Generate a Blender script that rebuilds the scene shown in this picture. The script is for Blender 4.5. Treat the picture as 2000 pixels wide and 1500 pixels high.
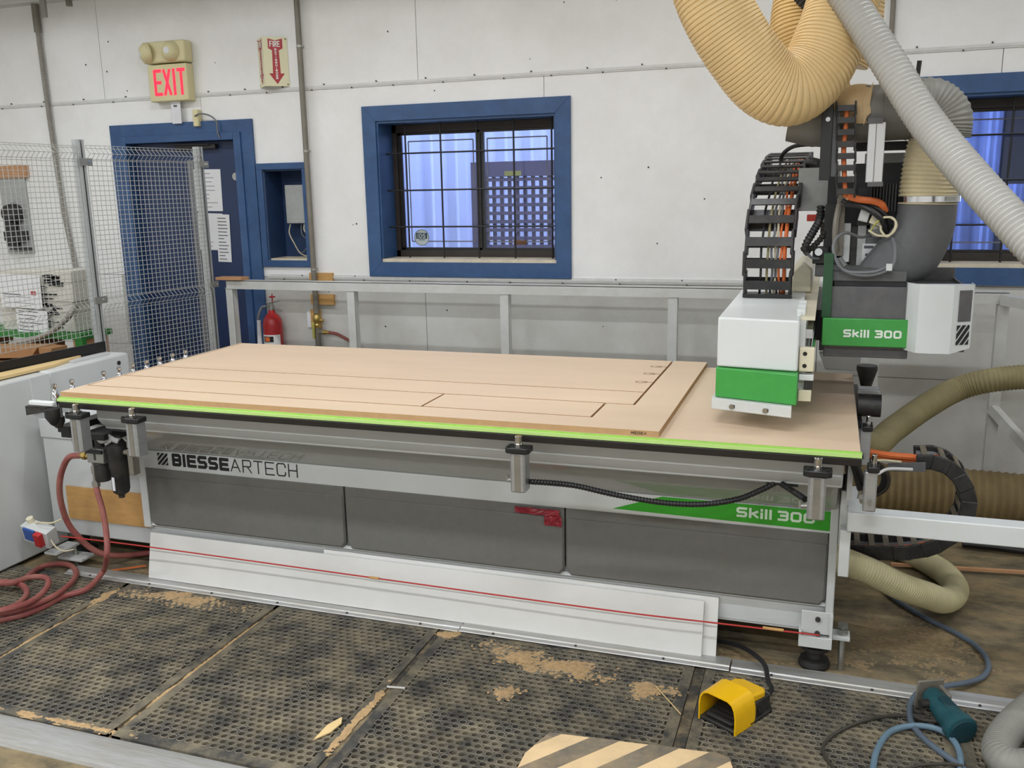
import bpy, bmesh, math, random
from mathutils import Vector, Matrix, noise as mnoise

# ------------------------------------------------------------------ clear
for o in list(bpy.data.objects):
    bpy.data.objects.remove(o, do_unlink=True)
SC = bpy.context.scene
COL = SC.collection
random.seed(7)

# ------------------------------------------------------------------ camera
cam_d = bpy.data.cameras.new('camera')
cam = bpy.data.objects.new('camera', cam_d)
COL.objects.link(cam)
cam_d.sensor_width = 36.0
cam_d.lens = 32.11
cam_d.clip_start = 0.05
CAM_F = Vector((-0.32048, 0.92410, -0.20819)).normalized()
_yaw, _roll = -0.3338, -0.0194
_R = Vector((math.cos(_yaw), -math.sin(_yaw), 0.0))
_U = _R.cross(CAM_F)
_R2 = _R * math.cos(_roll) + _U * math.sin(_roll)
_U2 = -_R * math.sin(_roll) + _U * math.cos(_roll)
_m = Matrix((_R2, _U2, -CAM_F)).transposed().to_4x4()
_m.translation = Vector((2.9553, -2.8588, 1.7047))
cam.matrix_world = _m
SC.camera = cam

# ------------------------------------------------------------------ world, exposure, lamps
SC.view_settings.view_transform = 'Standard'
SC.view_settings.look = 'None'
SC.view_settings.gamma = 1.0
SC.view_settings.use_curve_mapping = False
SC.view_settings.exposure = 0.0

world = bpy.data.worlds.new('daylight')
SC.world = world
world.use_nodes = True
_bg = world.node_tree.nodes['Background']
_bg.inputs[0].default_value = (0.42, 0.52, 1.0, 1)
_bg.inputs[1].default_value = 8.5

LAMP_POWER = 30.0
LAMP_COLOR = (0.93, 0.955, 1.0)
LAMP_GAIN = {0.9: 0.65, -1.6: 1.2, -4.0: 1.9}
LAMPS = [(-2.2, 0.9, 'above the door end of the table'), (0.2, 0.9, 'above the middle of the table'), (2.6, 0.9, 'above the gantry'), (5.0, 0.9, 'above the right window end'),
         (-2.2, -1.6, 'above the left end of the mats'), (0.2, -1.6, 'above the middle of the mats'), (2.6, -1.6, 'above the camera side of the pedal'),
         (-2.2, -4.0, 'behind the camera at left'), (0.2, -4.0, 'behind the camera, second from left'), (2.6, -4.0, 'straight behind the camera'), (5.0, -4.0, 'behind the camera at right')]
LAMP_Z = 3.32

# ------------------------------------------------------------------ materials
def lin(h):
    h = h.lstrip('#')
    out = []
    for i in (0, 2, 4):
        c = int(h[i:i + 2], 16) / 255.0
        out.append(c / 12.92 if c <= 0.04045 else ((c + 0.055) / 1.055) ** 2.4)
    return tuple(out)

MATS = {}
def M(name, hexcol, rough=0.5, metal=0.0, var=0.07, scale=5.0, bump=0.0, bscale=120.0,
      dust=None, dust_amt=0.5, dust_scale=3.0, spec=0.5, stretch=None, coat=0.0, emit=0.0):
    m = bpy.data.materials.new(name)
    m.use_nodes = True
    nt = m.node_tree
    N, L = nt.nodes, nt.links
    bs = N['Principled BSDF']
    bs.inputs['Roughness'].default_value = rough
    bs.inputs['Metallic'].default_value = metal
    bs.inputs['Specular IOR Level'].default_value = spec
    bs.inputs['Coat Weight'].default_value = coat
    c = lin(hexcol)
    geo = N.new('ShaderNodeNewGeometry')
    vec = geo.outputs['Position']
    if stretch:
        mp = N.new('ShaderNodeMapping')
        mp.inputs['Scale'].default_value = stretch
        L.new(vec, mp.inputs[0])
        vec = mp.outputs[0]
    nz = N.new('ShaderNodeTexNoise')
    nz.inputs['Scale'].default_value = scale
    nz.inputs['Detail'].default_value = 5.0
    nz.inputs['Roughness'].default_value = 0.62
    L.new(vec, nz.inputs['Vector'])
    rp = N.new('ShaderNodeValToRGB')
    rp.color_ramp.elements[0].position = 0.3
    rp.color_ramp.elements[1].position = 0.7
    rp.color_ramp.elements[0].color = tuple(max(0, x * (1 - var)) for x in c) + (1,)
    rp.color_ramp.elements[1].color = tuple(min(1, x * (1 + var)) for x in c) + (1,)
    L.new(nz.outputs[0], rp.inputs[0])
    col = rp.outputs[0]
    if dust:
        n2 = N.new('ShaderNodeTexNoise')
        n2.inputs['Scale'].default_value = dust_scale
        n2.inputs['Detail'].default_value = 8.0
        n2.inputs['Roughness'].default_value = 0.7
        L.new(vec, n2.inputs['Vector'])
        r2 = N.new('ShaderNodeValToRGB')
        r2.color_ramp.elements[0].position = 0.42
        r2.color_ramp.elements[1].position = 0.68
        r2.color_ramp.elements[0].color = (0, 0, 0, 1)
        r2.color_ramp.elements[1].color = (dust_amt,) * 3 + (1,)
        L.new(n2.outputs[0], r2.inputs[0])
        mx = N.new('ShaderNodeMix')
        mx.data_type = 'RGBA'
        L.new(r2.outputs[0], mx.inputs[0])
        L.new(col, mx.inputs[6])
        mx.inputs[7].default_value = lin(dust) + (1,)
        col = mx.outputs[2]
    L.new(col, bs.inputs['Base Color'])
    if bump:
        nb = N.new('ShaderNodeTexNoise')
        nb.inputs['Scale'].default_value = bscale
        nb.inputs['Detail'].default_value = 3.0
        L.new(vec, nb.inputs['Vector'])
        bp = N.new('ShaderNodeBump')
        bp.inputs['Strength'].default_value = bump
        bp.inputs['Distance'].default_value = 0.004
        L.new(nb.outputs[0], bp.inputs['Height'])
        L.new(bp.outputs[0], bs.inputs['Normal'])
    if emit:
        L.new(col, bs.inputs['Emission Color'])
        bs.inputs['Emission Strength'].default_value = emit
    MATS[name] = m
    return m

def glass_mat():
    m = bpy.data.materials.new('window_glass')
    m.use_nodes = True
    nt = m.node_tree
    for n in list(nt.nodes):
        nt.nodes.remove(n)
    out = nt.nodes.new('ShaderNodeOutputMaterial')
    tr = nt.nodes.new('ShaderNodeBsdfTransparent')
    tr.inputs[0].default_value = (0.93, 0.95, 0.96, 1)
    gl = nt.nodes.new('ShaderNodeBsdfGlossy')
    gl.inputs['Roughness'].default_value = 0.03
    fr = nt.nodes.new('ShaderNodeFresnel')
    fr.inputs[0].default_value = 1.35
    mx = nt.nodes.new('ShaderNodeMixShader')
    nt.links.new(fr.outputs[0], mx.inputs[0])
    nt.links.new(tr.outputs[0], mx.inputs[1])
    nt.links.new(gl.outputs[0], mx.inputs[2])
    nt.links.new(mx.outputs[0], out.inputs[0])
    MATS['glass'] = m
    return m
glass_mat()

M('wall_paint', 'ebebe9', 0.55, var=0.045, scale=2.2, bump=0.12, bscale=60, dust='d4d1c8', dust_amt=0.35, dust_scale=1.7)
M('wall_low_shade', 'c6c6c1', 0.55, var=0.06, scale=2.5, bump=0.15, bscale=60, dust='aba69a', dust_amt=0.45, dust_scale=2.2)  # greyer copy of the wall paint, shade of the lower wall in its colour
M('seam_dark', '6e6c68', 0.8)
M('batten', 'd2d2cf', 0.5, var=0.06, scale=20)
M('ceiling_paint', 'c9c9c6', 0.8)
M('beam_white', 'cfcfca', 0.6, var=0.05)
M('blue_trim', '2c4d79', 0.42, var=0.16, scale=9, bump=0.1, bscale=80, dust='46688f', dust_amt=0.35, dust_scale=4)
M('blue_door', '1b2f54', 0.45, var=0.12, scale=4)
M('navy_inside', '223a5f', 0.6, var=0.1)
M('black_frame', '1c1a19', 0.45, var=0.2, scale=12)
M('brown_frame', '2c241f', 0.5, var=0.2, scale=12)
M('black_metal', '191919', 0.4, var=0.2, scale=20)
M('black_plastic', '1e1e1f', 0.5, var=0.2, scale=20, dust='5b564c', dust_amt=0.35, dust_scale=14)
M('chain_plastic', '222223', 0.45, var=0.2, scale=20, dust='56534d', dust_amt=0.3, dust_scale=18)
M('chain_dusty', '6e6858', 0.7, var=0.25, scale=20, dust='968b74', dust_amt=0.6, dust_scale=10)
M('foil_tape', '6f7075', 0.45, var=0.1)
M('sill_wood', 'cfc4ad', 0.7, var=0.15, scale=14)
M('sticker_pale', 'b9c4c4', 0.4)
M('sticker_navy', '22384e', 0.4)
M('label_brown', '6d4a30', 0.5)
M('container_paint', 'dfe6f2', 0.5, var=0.06, scale=1.2, dust='b3bdd8', dust_amt=0.5, dust_scale=1.2)
M('lattice_plastic', '77707e', 0.6, var=0.1)
M('yellow_label', 'b9b45a', 0.5)
M('blue_backdrop', '7b8fb8', 0.6, var=0.2, scale=3)
M('dark_fill', '2a3140', 0.6, var=0.2)
M('concrete', '635a46', 0.85, var=0.42, scale=11, bump=0.5, bscale=40, dust='9d8963', dust_amt=0.9, dust_scale=3.6, stretch=(1, 1.7, 1))
M('rubber_edge', '34332f', 0.8, var=0.3, scale=14, dust='a08c68', dust_amt=0.8, dust_scale=6)
M('alu_strip', 'b9bab8', 0.45, metal=0.55, var=0.12, scale=8, stretch=(2, 30, 30), dust='9b917d', dust_amt=0.6, dust_scale=1.5)
M('alu', 'b4b6b8', 0.36, metal=0.75, var=0.08, scale=20, stretch=(1, 1, 6))
M('alu_white', 'd2d3d3', 0.4, metal=0.2, var=0.05)
M('chrome', 'c9cacc', 0.14, metal=1.0, var=0.04)
M('zinc', 'a9a9a3', 0.35, metal=0.8, var=0.1)
M('post_steel', 'b3b6b6', 0.4, metal=0.3, var=0.06, scale=8)
M('steel_white', 'c7c8c4', 0.45, var=0.06, scale=6, dust='a8a59b', dust_amt=0.35, dust_scale=5)
M('mdf', 'd3bb9f', 0.62, var=0.035, scale=3.0, stretch=(0.6, 3, 3), bump=0.05, bscale=300)
M('mdf_edge', 'b8926a', 0.75, var=0.08, scale=30)
M('mdf_groove', '8e6b4a', 0.8, var=0.1)
M('spoilboard', 'd6bea3', 0.6, var=0.05, scale=2.5, bump=0.05, bscale=300, dust='c9ad92', dust_amt=0.3, dust_scale=2)
M('lime', 'b8d982', 0.42, var=0.1, scale=12, stretch=(1, 20, 60))
M('lime_dark', '9cc95a', 0.45, var=0.1, scale=12)
M('phenolic', '1b1613', 0.42, var=0.25, scale=15)
M('print_black', '1a1a1a', 0.5)
M('machine_grey', 'c3c6c5', 0.32, var=0.035, scale=5, bump=0.04, bscale=200)
M('machine_light', 'c8cbc9', 0.35, var=0.03, scale=5)
M('machine_gloss', 'a8aaa6', 0.09, var=0.05, scale=8, bump=0.02, bscale=60)
M('panel_grey', '6b6b66', 0.55, var=0.05, scale=40, bump=0.25, bscale=420)
M('hood_grey', '5a5a5c', 0.5, var=0.1, scale=40, dust='7b776f', dust_amt=0.3, dust_scale=9)
M('hood_black', '252628', 0.5, var=0.2, scale=20)
M('green_paint', '3f9a45', 0.35, var=0.05, scale=30)
M('green_sticker', '2f9a22', 0.35, var=0.04)
M('dark_green', '1e4a2c', 0.45, var=0.1)
M('green_steel', '2f7a34', 0.5, var=0.12)
M('sticker_text', 'cfe3cc', 0.4)
M('white_text', 'e6ece4', 0.4)
M('cover_white', 'd5d9d8', 0.35, var=0.02)
M('cream_plastic', 'd9d2b8', 0.5, var=0.06)
M('hose_beige', 'dcc08c', 0.5, var=0.07, scale=8, spec=0.5)
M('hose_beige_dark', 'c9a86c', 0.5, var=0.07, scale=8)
M('hose_cream', 'd6c9a4', 0.6, var=0.14, scale=9, dust='84827b', dust_amt=0.75, dust_scale=4.5)
M('hose_duo', '8a887f', 0.6, var=0.14, scale=9, dust='d3c6a0', dust_amt=0.9, dust_scale=3.2)
M('hose_grey', '86857e', 0.55, var=0.14, scale=9)
M('hose_lightgrey', 'b7b6b1', 0.5, var=0.06, scale=9)
M('hose_olive', '8f855f', 0.65, var=0.15, scale=8)
M('hose_tan', '7f6d48', 0.65, var=0.2, scale=6)
M('hose_pale', 'b9b18a', 0.6, var=0.12, scale=8)
M('duct_metal', '77756f', 0.5, metal=0.25, var=0.12, scale=8)
M('kraft_paper', 'c8ad82', 0.7, var=0.12, scale=10)
M('elbow_grey', '5c5d5e', 0.6, var=0.08, scale=30, bump=0.1, bscale=200)
M('orange_cable', 'd9713a', 0.5, var=0.08)
M('grey_cable', '6f7174', 0.5)
M('cream_cable', 'cfc6a6', 0.5)
M('black_cable', '1c1c1d', 0.45, var=0.2)
M('brown_cable', '3b3730', 0.5)
M('red_paint', 'b3272a', 0.35, var=0.06)
M('red_handle', 'd0391f', 0.4)
M('red_hose', '8e4a47', 0.6, var=0.14, scale=14, dust='b08a74', dust_amt=0.35, dust_scale=9)
M('red_cord', 'b0302c', 0.6)
M('red_film', '8b2330', 0.25, var=0.3, scale=40)
M('brass', 'b49a5a', 0.35, metal=0.8, var=0.1)
M('pipe_grey', '7d786d', 0.5, metal=0.2, var=0.12, scale=18)
M('flex_grey', '96938a', 0.5, metal=0.3, var=0.1)
M('ply', 'c3975c', 0.7, var=0.12, scale=6, stretch=(2, 8, 8))
M('wood_block', 'b98b63', 0.7, var=0.15, scale=8, stretch=(2, 12, 12))
M('melamine', 'd6d6d2', 0.35, var=0.02, dust='c6c4bd', dust_amt=0.3, dust_scale=3)
M('exit_cream', 'd6cda0', 0.5, var=0.04)
M('exit_red', 'ff2a4a', 0.5, var=0.02, emit=0.75)
M('sign_cream', 'ddd9b4', 0.35, var=0.03)
M('sign_red', 'a8222d', 0.4)
M('paper', 'dcdddd', 0.7, var=0.03)
M('print_grey', '53545a', 0.7)
M('print_red', 'b04a4a', 0.7)
M('box_grey', 'a5a7a4', 0.5, var=0.08, scale=30)
M('wire_white', 'abada8', 0.5, var=0.06)
M('cardboard', 'a37a52', 0.75, var=0.1, scale=6)
M('carton_white', 'c9c6bb', 0.7, var=0.05)
M('yellow_paint', 'ecb80c', 0.4, var=0.04, scale=20)
M('teal', '1d4d54', 0.42, var=0.12, scale=20)
M('teal_dark', '163c44', 0.5, var=0.12)
M('blue_hose', '637c8c', 0.5, var=0.12, scale=14)
M('slate_hose', '566370', 0.5, var=0.12, scale=14)
M('hazard_tan', 'dfc295', 0.6, var=0.06, scale=5, dust='a08c6c', dust_amt=0.3, dust_scale=8)
M('hazard_grey', '6f675a', 0.7, var=0.25, scale=14, dust='b39b74', dust_amt=0.5, dust_scale=9)
M('wood_chip', 'd9bd86', 0.7, var=0.1)
M('white_stick', 'dcdcd6', 0.5)
M('sawdust', 'b4966c', 0.9, var=0.22, scale=60, bump=0.6, bscale=300)
M('sawdust_floor', '8d7a5a', 0.9, var=0.3, scale=50, bump=0.6, bscale=250)
M('lamp_housing', 'd8d8d4', 0.5)
M('lamp_tube', 'ffffff', 0.5, emit=6.0)
M('tag_white', 'dcdce0', 0.6)
M('blue_label', '2f55a0', 0.4)
M('screw_dark', '3a3936', 0.5)
M('rubber_black', '1f1e1d', 0.6, var=0.2)

def mat_rubber():
    """black perforated rubber, sawdust lying on the rims and in drifts"""
    m = M('mat_rubber', '3c3b38', 0.78, var=0.4, scale=16, dust='91866c', dust_amt=0.8, dust_scale=6.5)
    nt = m.node_tree
    N, L = nt.nodes, nt.links
    bs = N['Principled BSDF']
    src = bs.inputs['Base Color'].links[0].from_socket
    geo = N.new('ShaderNodeNewGeometry')
    sp = N.new('ShaderNodeSeparateXYZ')
    L.new(geo.outputs['Position'], sp.inputs[0])
    mr = N.new('ShaderNodeMapRange')
    mr.inputs['From Min'].default_value = 0.0122
    mr.inputs['From Max'].default_value = 0.0136
    L.new(sp.outputs[2], mr.inputs[0])
    nz = N.new('ShaderNodeTexNoise')
    nz.inputs['Scale'].default_value = 11.0
    nz.inputs['Detail'].default_value = 6.0
    L.new(geo.outputs['Position'], nz.inputs['Vector'])
    mr2 = N.new('ShaderNodeMapRange')
    mr2.inputs['From Min'].default_value = 0.30
    mr2.inputs['From Max'].default_value = 0.62
    L.new(nz.outputs[0], mr2.inputs[0])
    mu = N.new('ShaderNodeMath'); mu.operation = 'MULTIPLY'
    L.new(mr.outputs[0], mu.inputs[0]); L.new(mr2.outputs[0], mu.inputs[1])
    mu2 = N.new('ShaderNodeMath'); mu2.operation = 'MULTIPLY'
    mu2.inputs[1].default_value = 0.85
    L.new(mu.outputs[0], mu2.inputs[0])
    mx = N.new('ShaderNodeMix'); mx.data_type = 'RGBA'
    L.new(mu2.outputs[0], mx.inputs[0])
    L.new(src, mx.inputs[6])
    mx.inputs[7].default_value = lin('b0a690') + (1,)
    L.new(mx.outputs[2], bs.inputs['Base Color'])
mat_rubber()

# ------------------------------------------------------------------ mesh helpers
LOCAL = set()

def link(o):
    COL.objects.link(o)
    return o

def tag(o, label=None, cat=None, group=None, kind=None):
    if label: o['label'] = label
    if cat: o['category'] = cat
    if group: o['group'] = group
    if kind: o['kind'] = kind
    return o

def thing(name, label, cat, loc=(0, 0, 0), group=None, local=False, kind=None):
    o = bpy.data.objects.new(name, None)
    o.empty_display_size = 0.05
    o.location = loc
    link(o)
    if local: LOCAL.add(o.name)
    return tag(o, label, cat, group, kind)

def structure(name, loc=(0, 0, 0)):
    o = bpy.data.objects.new(name, None)
    o.empty_display_size = 0.05
    o.location = loc
    link(o)
    o['kind'] = 'structure'
    return o

def attach(o, parent):
    o.parent = parent
    if parent.type == 'EMPTY' and parent.name not in LOCAL:
        o.matrix_parent_inverse = Matrix.Translation(-Vector(parent.location))

def frame_of(d):
    d = d.normalized()
    a = Vector((0, 0, 1)) if abs(d.z) < 0.9 else Vector((1, 0, 0))
    u = d.cross(a).normalized()
    return u, d.cross(u).normalized()

def cr(points, n=8, closed=False):
    """Catmull-Rom samples through the points"""
    P = [Vector(p) for p in points]
    out = []
    k = len(P)
    rng = range(k) if closed else range(k - 1)
    for i in rng:
        if closed:
            p0, p1, p2, p3 = P[(i - 1) % k], P[i], P[(i + 1) % k], P[(i + 2) % k]
        else:
            p1, p2 = P[i], P[i + 1]
            p0 = P[i - 1] if i > 0 else p1 * 2 - p2
            p3 = P[i + 2] if i + 2 < k else p2 * 2 - p1
        for j in range(n):
            t = j / n
            out.append(0.5 * ((2 * p1) + (p2 - p0) * t + (2 * p0 - 5 * p1 + 4 * p2 - p3) * t * t
                              + (3 * p1 - p0 - 3 * p2 + p3) * t ** 3))
    if not closed:
        out.append(P[-1].copy())
    return out

def resample(path, step):
    L = [0.0]
    for a, b in zip(path, path[1:]):
        L.append(L[-1] + (b - a).length)
    n = max(2, int(round(L[-1] / step)))
    out, j = [], 0
    for i in range(n + 1):
        s = L[-1] * i / n
        while j < len(L) - 2 and L[j + 1] < s:
            j += 1
        d = L[j + 1] - L[j]
        t = (s - L[j]) / d if d > 1e-9 else 0
        out.append(path[j].lerp(path[j + 1], t))
    return out

class MB:
    def __init__(self):
        self.v, self.f, self.mi = [], [], []
        self.cur = 0
    def add(self, vs, fs):
        b = len(self.v)
        self.v += [tuple(p) for p in vs]
        for f in fs:
            self.f.append([b + i for i in f])
            self.mi.append(self.cur)
        return self
    def box(self, x0, x1, y0, y1, z0, z1):
        vs = [(x, y, z) for z in (z0, z1) for y in (y0, y1) for x in (x0, x1)]
        return self.add(vs, [(0, 2, 3, 1), (4, 5, 7, 6), (0, 1, 5, 4), (2, 6, 7, 3), (0, 4, 6, 2), (1, 3, 7, 5)])
    def obox(self, c, ax, ay, az, hx, hy, hz):
        c, ax, ay, az = Vector(c), Vector(ax).normalized(), Vector(ay).normalized(), Vector(az).normalized()
        vs = [c + ax * (sx * hx) + ay * (sy * hy) + az * (sz * hz) for sz in (-1, 1) for sy in (-1, 1) for sx in (-1, 1)]
        return self.add(vs, [(0, 2, 3, 1), (4, 5, 7, 6), (0, 1, 5, 4), (2, 6, 7, 3), (0, 4, 6, 2), (1, 3, 7, 5)])
    def bar(self, p0, p1, w, h, up=(0, 0, 1)):
        p0, p1 = Vector(p0), Vector(p1)
        d = (p1 - p0)
        ln = d.length
        d.normalize()
        s = d.cross(Vector(up))
        if s.length < 1e-4:
            s = Vector((1, 0, 0))
        s.normalize()
        return self.obox((p0 + p1) / 2, d, s, d.cross(s), ln / 2, w / 2, h / 2)
    def tube(self, path, r, seg=12, cap=True, closed=False):
        P = [Vector(p) for p in path]
        n = len(P)
        rs = r if isinstance(r, (list, tuple)) else [r] * n
        vs, fs = [], []
        d0 = (P[1] - P[0]).normalized()
        u, w = frame_of(d0)
        for i in range(n):
            if closed:
                d = (P[(i + 1) % n] - P[i - 1]).normalized()
            else:
                d = (P[min(i + 1, n - 1)] - P[max(i - 1, 0)])
                d = d.normalized() if d.length > 1e-9 else d0
            u = (u - d * u.dot(d))
            u = u.normalized() if u.length > 1e-6 else frame_of(d)[0]
            w = d.cross(u)
            for k in range(seg):
                a = 2 * math.pi * k / seg
                vs.append(P[i] + (u * math.cos(a) + w * math.sin(a)) * rs[i])
        for i in range(n if closed else n - 1):
            j = (i + 1) % n
            for k in range(seg):
                k2 = (k + 1) % seg
                fs.append((i * seg + k, i * seg + k2, j * seg + k2, j * seg + k))
        if cap and not closed:
            fs.append(tuple(range(seg))[::-1])
            fs.append(tuple((n - 1) * seg + k for k in range(seg)))
        return self.add(vs, fs)
    def cyl(self, p0, p1, r, r2=None, seg=16):
        return self.tube([p0, p1], [r, r if r2 is None else r2], seg)
    def lathe(self, prof, base=(0, 0, 0), axis=(0, 0, 1), seg=20):
        a = Vector(axis).normalized()
        b = Vector(base)
        return self.rings([(b + a * h, r) for r, h in prof], a, seg)
    def rings(self, cr_, a, seg):
        u, w = frame_of(Vector(a))
        vs, fs = [], []
        for c, r in cr_:
            for k in range(seg):
                t = 2 * math.pi * k / seg
                vs.append(c + (u * math.cos(t) + w * math.sin(t)) * max(r, 1e-5))
        n = len(cr_)
        for i in range(n - 1):
            for k in range(seg):
                k2 = (k + 1) % seg
                fs.append((i * seg + k, i * seg + k2, (i + 1) * seg + k2, (i + 1) * seg + k))
        fs.append(tuple(range(seg))[::-1])
        fs.append(tuple((n - 1) * seg + k for k in range(seg)))
        return self.add(vs, fs)
    def prism(self, poly, vec):
        P = [Vector(p) for p in poly]
        v = Vector(vec)
        n = len(P)
        fs = [tuple(range(n))[::-1], tuple(range(n, 2 * n))]
        for i in range(n):
            j = (i + 1) % n
            fs.append((i, j, n + j, n + i))
        return self.add(P + [p + v for p in P], fs)
    def quad(self, a, b, c, d):
        return self.add([a, b, c, d], [(0, 1, 2, 3)])
    def poly(self, pts):
        return self.add(pts, [tuple(range(len(pts)))])
    def corrugated(self, pts, r, pitch=0.02, depth=0.006, seg=24, rfun=None, n=10, sub=4, groove=False):
        path = resample(cr(pts, n), pitch / sub)
        rs = []
        N = len(path)
        for i in range(N):
            base = r if rfun is None else rfun(i / (N - 1))
            ph = (i % sub) / sub
            if groove:
                rs.append(base - (depth if i % sub == 0 else 0.0))
            else:
                rs.append(base - depth * (0.5 - 0.5 * math.cos(2 * math.pi * ph)))
        return self.tube(path, rs, seg)
    def build(self, name, mat, parent=None, smooth=35, bevel=0.0, label=None, cat=None, group=None, kind=None, seg=2, recalc=True):
        me = bpy.data.meshes.new(name)
        me.from_pydata(self.v, [], self.f)
        for mm in (mat if isinstance(mat, (list, tuple)) else [mat]):
            me.materials.append(MATS[mm])
        if isinstance(mat, (list, tuple)):
            me.polygons.foreach_set('material_index', self.mi)
        if recalc:
            bm = bmesh.new()
            bm.from_mesh(me)
            bmesh.ops.recalc_face_normals(bm, faces=bm.faces)
            bm.to_mesh(me)
            bm.free()
        if smooth:
            me.shade_smooth()
            me.set_sharp_from_angle(angle=math.radians(smooth))
        o = bpy.data.objects.new(name, me)
        link(o)
        if parent is not None:
            attach(o, parent)
        if bevel:
            b = o.modifiers.new('edges', 'BEVEL')
            b.width = bevel
            b.segments = seg
            b.limit_method = 'ANGLE'
            b.angle_limit = math.radians(50)
            b.harden_normals = False
        return tag(o, label, cat, group, kind)

def copy_obj(o, parent=None):
    c = o.copy()
    link(c)
    c.parent = parent
    return c

def copy_tree(o, loc, label=None):
    c = o.copy()
    link(c)
    c.location = loc
    if label: c['label'] = label
    LOCAL.add(c.name)
    for ch in list(o.children):
        k = copy_obj(ch, c)
        for g in list(ch.children):
            copy_obj(g, k)
    return c

# ------------------------------------------------------------------ stroke lettering (flat print)
GL = {
 'A': [[(0, 0), (.5, 1), (1, 0)], [(.2, .34), (.8, .34)]],
 'B': [[(0, .5), (.85, .5), (1, .62), (1, .88), (.86, 1), (0, 1), (0, 0), (.86, 0), (1, .12), (1, .4), (.85, .5)]],
 'C': [[(1, .72), (1, .86), (.84, 1), (.16, 1), (0, .86), (0, .14), (.16, 0), (.84, 0), (1, .14), (1, .28)]],
 'D': [[(0, 0), (0, 1), (.75, 1), (1, .8), (1, .2), (.75, 0), (0, 0)]],
 'E': [[(1, 1), (0, 1), (0, 0), (1, 0)], [(0, .5), (.9, .5)]],
 'F': [[(1, 1), (0, 1), (0, 0)], [(0, .52), (.85, .52)]],
 'G': [[(1, .76), (1, .86), (.84, 1), (.16, 1), (0, .86), (0, .14), (.16, 0), (.84, 0), (1, .14), (1, .48), (.6, .48)]],
 'H': [[(0, 0), (0, 1)], [(1, 0), (1, 1)], [(0, .5), (1, .5)]],
 'I': [[(.5, 0), (.5, 1)]],
 'M': [[(0, 0), (0, 1), (.5, .3), (1, 1), (1, 0)]],
 'N': [[(0, 0), (0, 1), (1, 0), (1, 1)]],
 'Q': [[(.16, 0), (0, .14), (0, .86), (.16, 1), (.84, 1), (1, .86), (1, .14), (.84, 0), (.16, 0)], [(.65, .25), (1, -.05)]],
 'R': [[(0, 0), (0, 1), (.86, 1), (1, .88), (1, .6), (.86, .48), (0, .48)], [(.55, .48), (1, 0)]],
 'S': [[(.97, 1), (.14, 1), (0, .88), (0, .62), (.14, .5), (.86, .5), (1, .38), (1, .12), (.86, 0), (.03, 0)]],
 'T': [[(0, 1), (1, 1)], [(.5, 1), (.5, 0)]],
 'U': [[(0, 1), (0, .14), (.16, 0), (.84, 0), (1, .14), (1, 1)]],
 'X': [[(0, 0), (1, 1)], [(0, 1), (1, 0)]],
 'k': [[(0, 0), (0, 1)], [(0, .32), (.95, .7)], [(.35, .44), (1, 0)]],
 'i': [[(.5, 0), (.5, .54)], [(.5, .95), (.5, 1)]],
 'l': [[(.5, 0), (.5, 1)]],
 '3': [[(.03, 1), (.86, 1), (1, .88), (1, .62), (.86, .52), (.3, .52)], [(.86, .52), (1, .4), (1, .12), (.86, 0), (.03, 0)]],
 '0': [[(.16, 0), (0, .14), (0, .86), (.16, 1), (.84, 1), (1, .86), (1, .14), (.84, 0), (.16, 0)]],
}
def letters(mb, text, org, U, V, h, wid, t, gap, widths=None, off=0.0):
    """lay letters as flat ribbons starting at org along U (width) and V (up)"""
    org, U, V = Vector(org), Vector(U).normalized(), Vector(V).normalized()
    x = 0.0
    Nn = U.cross(V)
    for ch in text:
        cnt = 0
        w = wid if not widths or ch not in widths else widths[ch]
        if ch == ' ':
            x += w
            continue
        iw, ih = w - t, h - t
        for st in GL[ch]:
            pts = [(x + t / 2 + p[0] * iw if w > t * 1.2 else x + w / 2, t / 2 + p[1] * ih) for p in st]
            for k, (a, b) in enumerate(zip(pts, pts[1:])):
                dx, dy = b[0] - a[0], b[1] - a[1]
                ln = math.hypot(dx, dy) or 1e-6
                dx, dy = dx / ln, dy / ln
                e = t * 0.5 if True else 0
                ea = t / 2 if k == 0 else t * 0.28
                eb = t / 2 if k == len(pts) - 2 else t * 0.28
                ax, ay, bx_, by_ = a[0] - dx * ea, a[1] - dy * ea, b[0] + dx * eb, b[1] + dy * eb
                nx, ny = -dy * t / 2, dx * t / 2
                q = [(ax + nx, ay + ny), (ax - nx, ay - ny), (bx_ - nx, by_ - ny), (bx_ + nx, by_ + ny)]
                mb.quad(*[org + Nn * (.00004 * cnt) + U * p[0] + V * min(max(p[1], 0), h) for p in q])
                cnt += 1
        x += w + gap
    return x

# ================================================================== THE ROOM
WY = 2.58            # inner face of the back wall
WT = 0.28            # its thickness
X0, X1, Y0, ZC = -3.9, 6.4, -6.0, 3.62

MB().box(X0 - .2, X1 + .2, Y0 - .2, WY + WT, -.12, 0).build('floor', 'concrete', kind='structure')
MB().box(X0 - .2, X1 + .2, Y0 - .2, WY + WT, ZC, ZC + .15).build('ceiling', 'ceiling_paint', kind='structure')
MB().box(X0 - .2, X0, Y0, WY, 0, ZC).build('wall_left', 'wall_paint', kind='structure')
MB().box(X1, X1 + .2, Y0, WY, 0, ZC).build('wall_right', 'wall_paint', kind='structure')
MB().box(X0 - .2, X1 + .2, Y0 - .2, Y0, 0, ZC).build('wall_front', 'wall_paint', kind='structure')

W1 = (0.188, 1.378, 1.256, 2.145)
W2 = (3.44, 4.63, 1.25, 2.145)
DR = (-1.80, -0.845, 0.0, 2.10)
NI = (-0.676, -0.372, 1.262, 1.866)
OPEN = [W1, W2, DR, NI]

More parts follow.
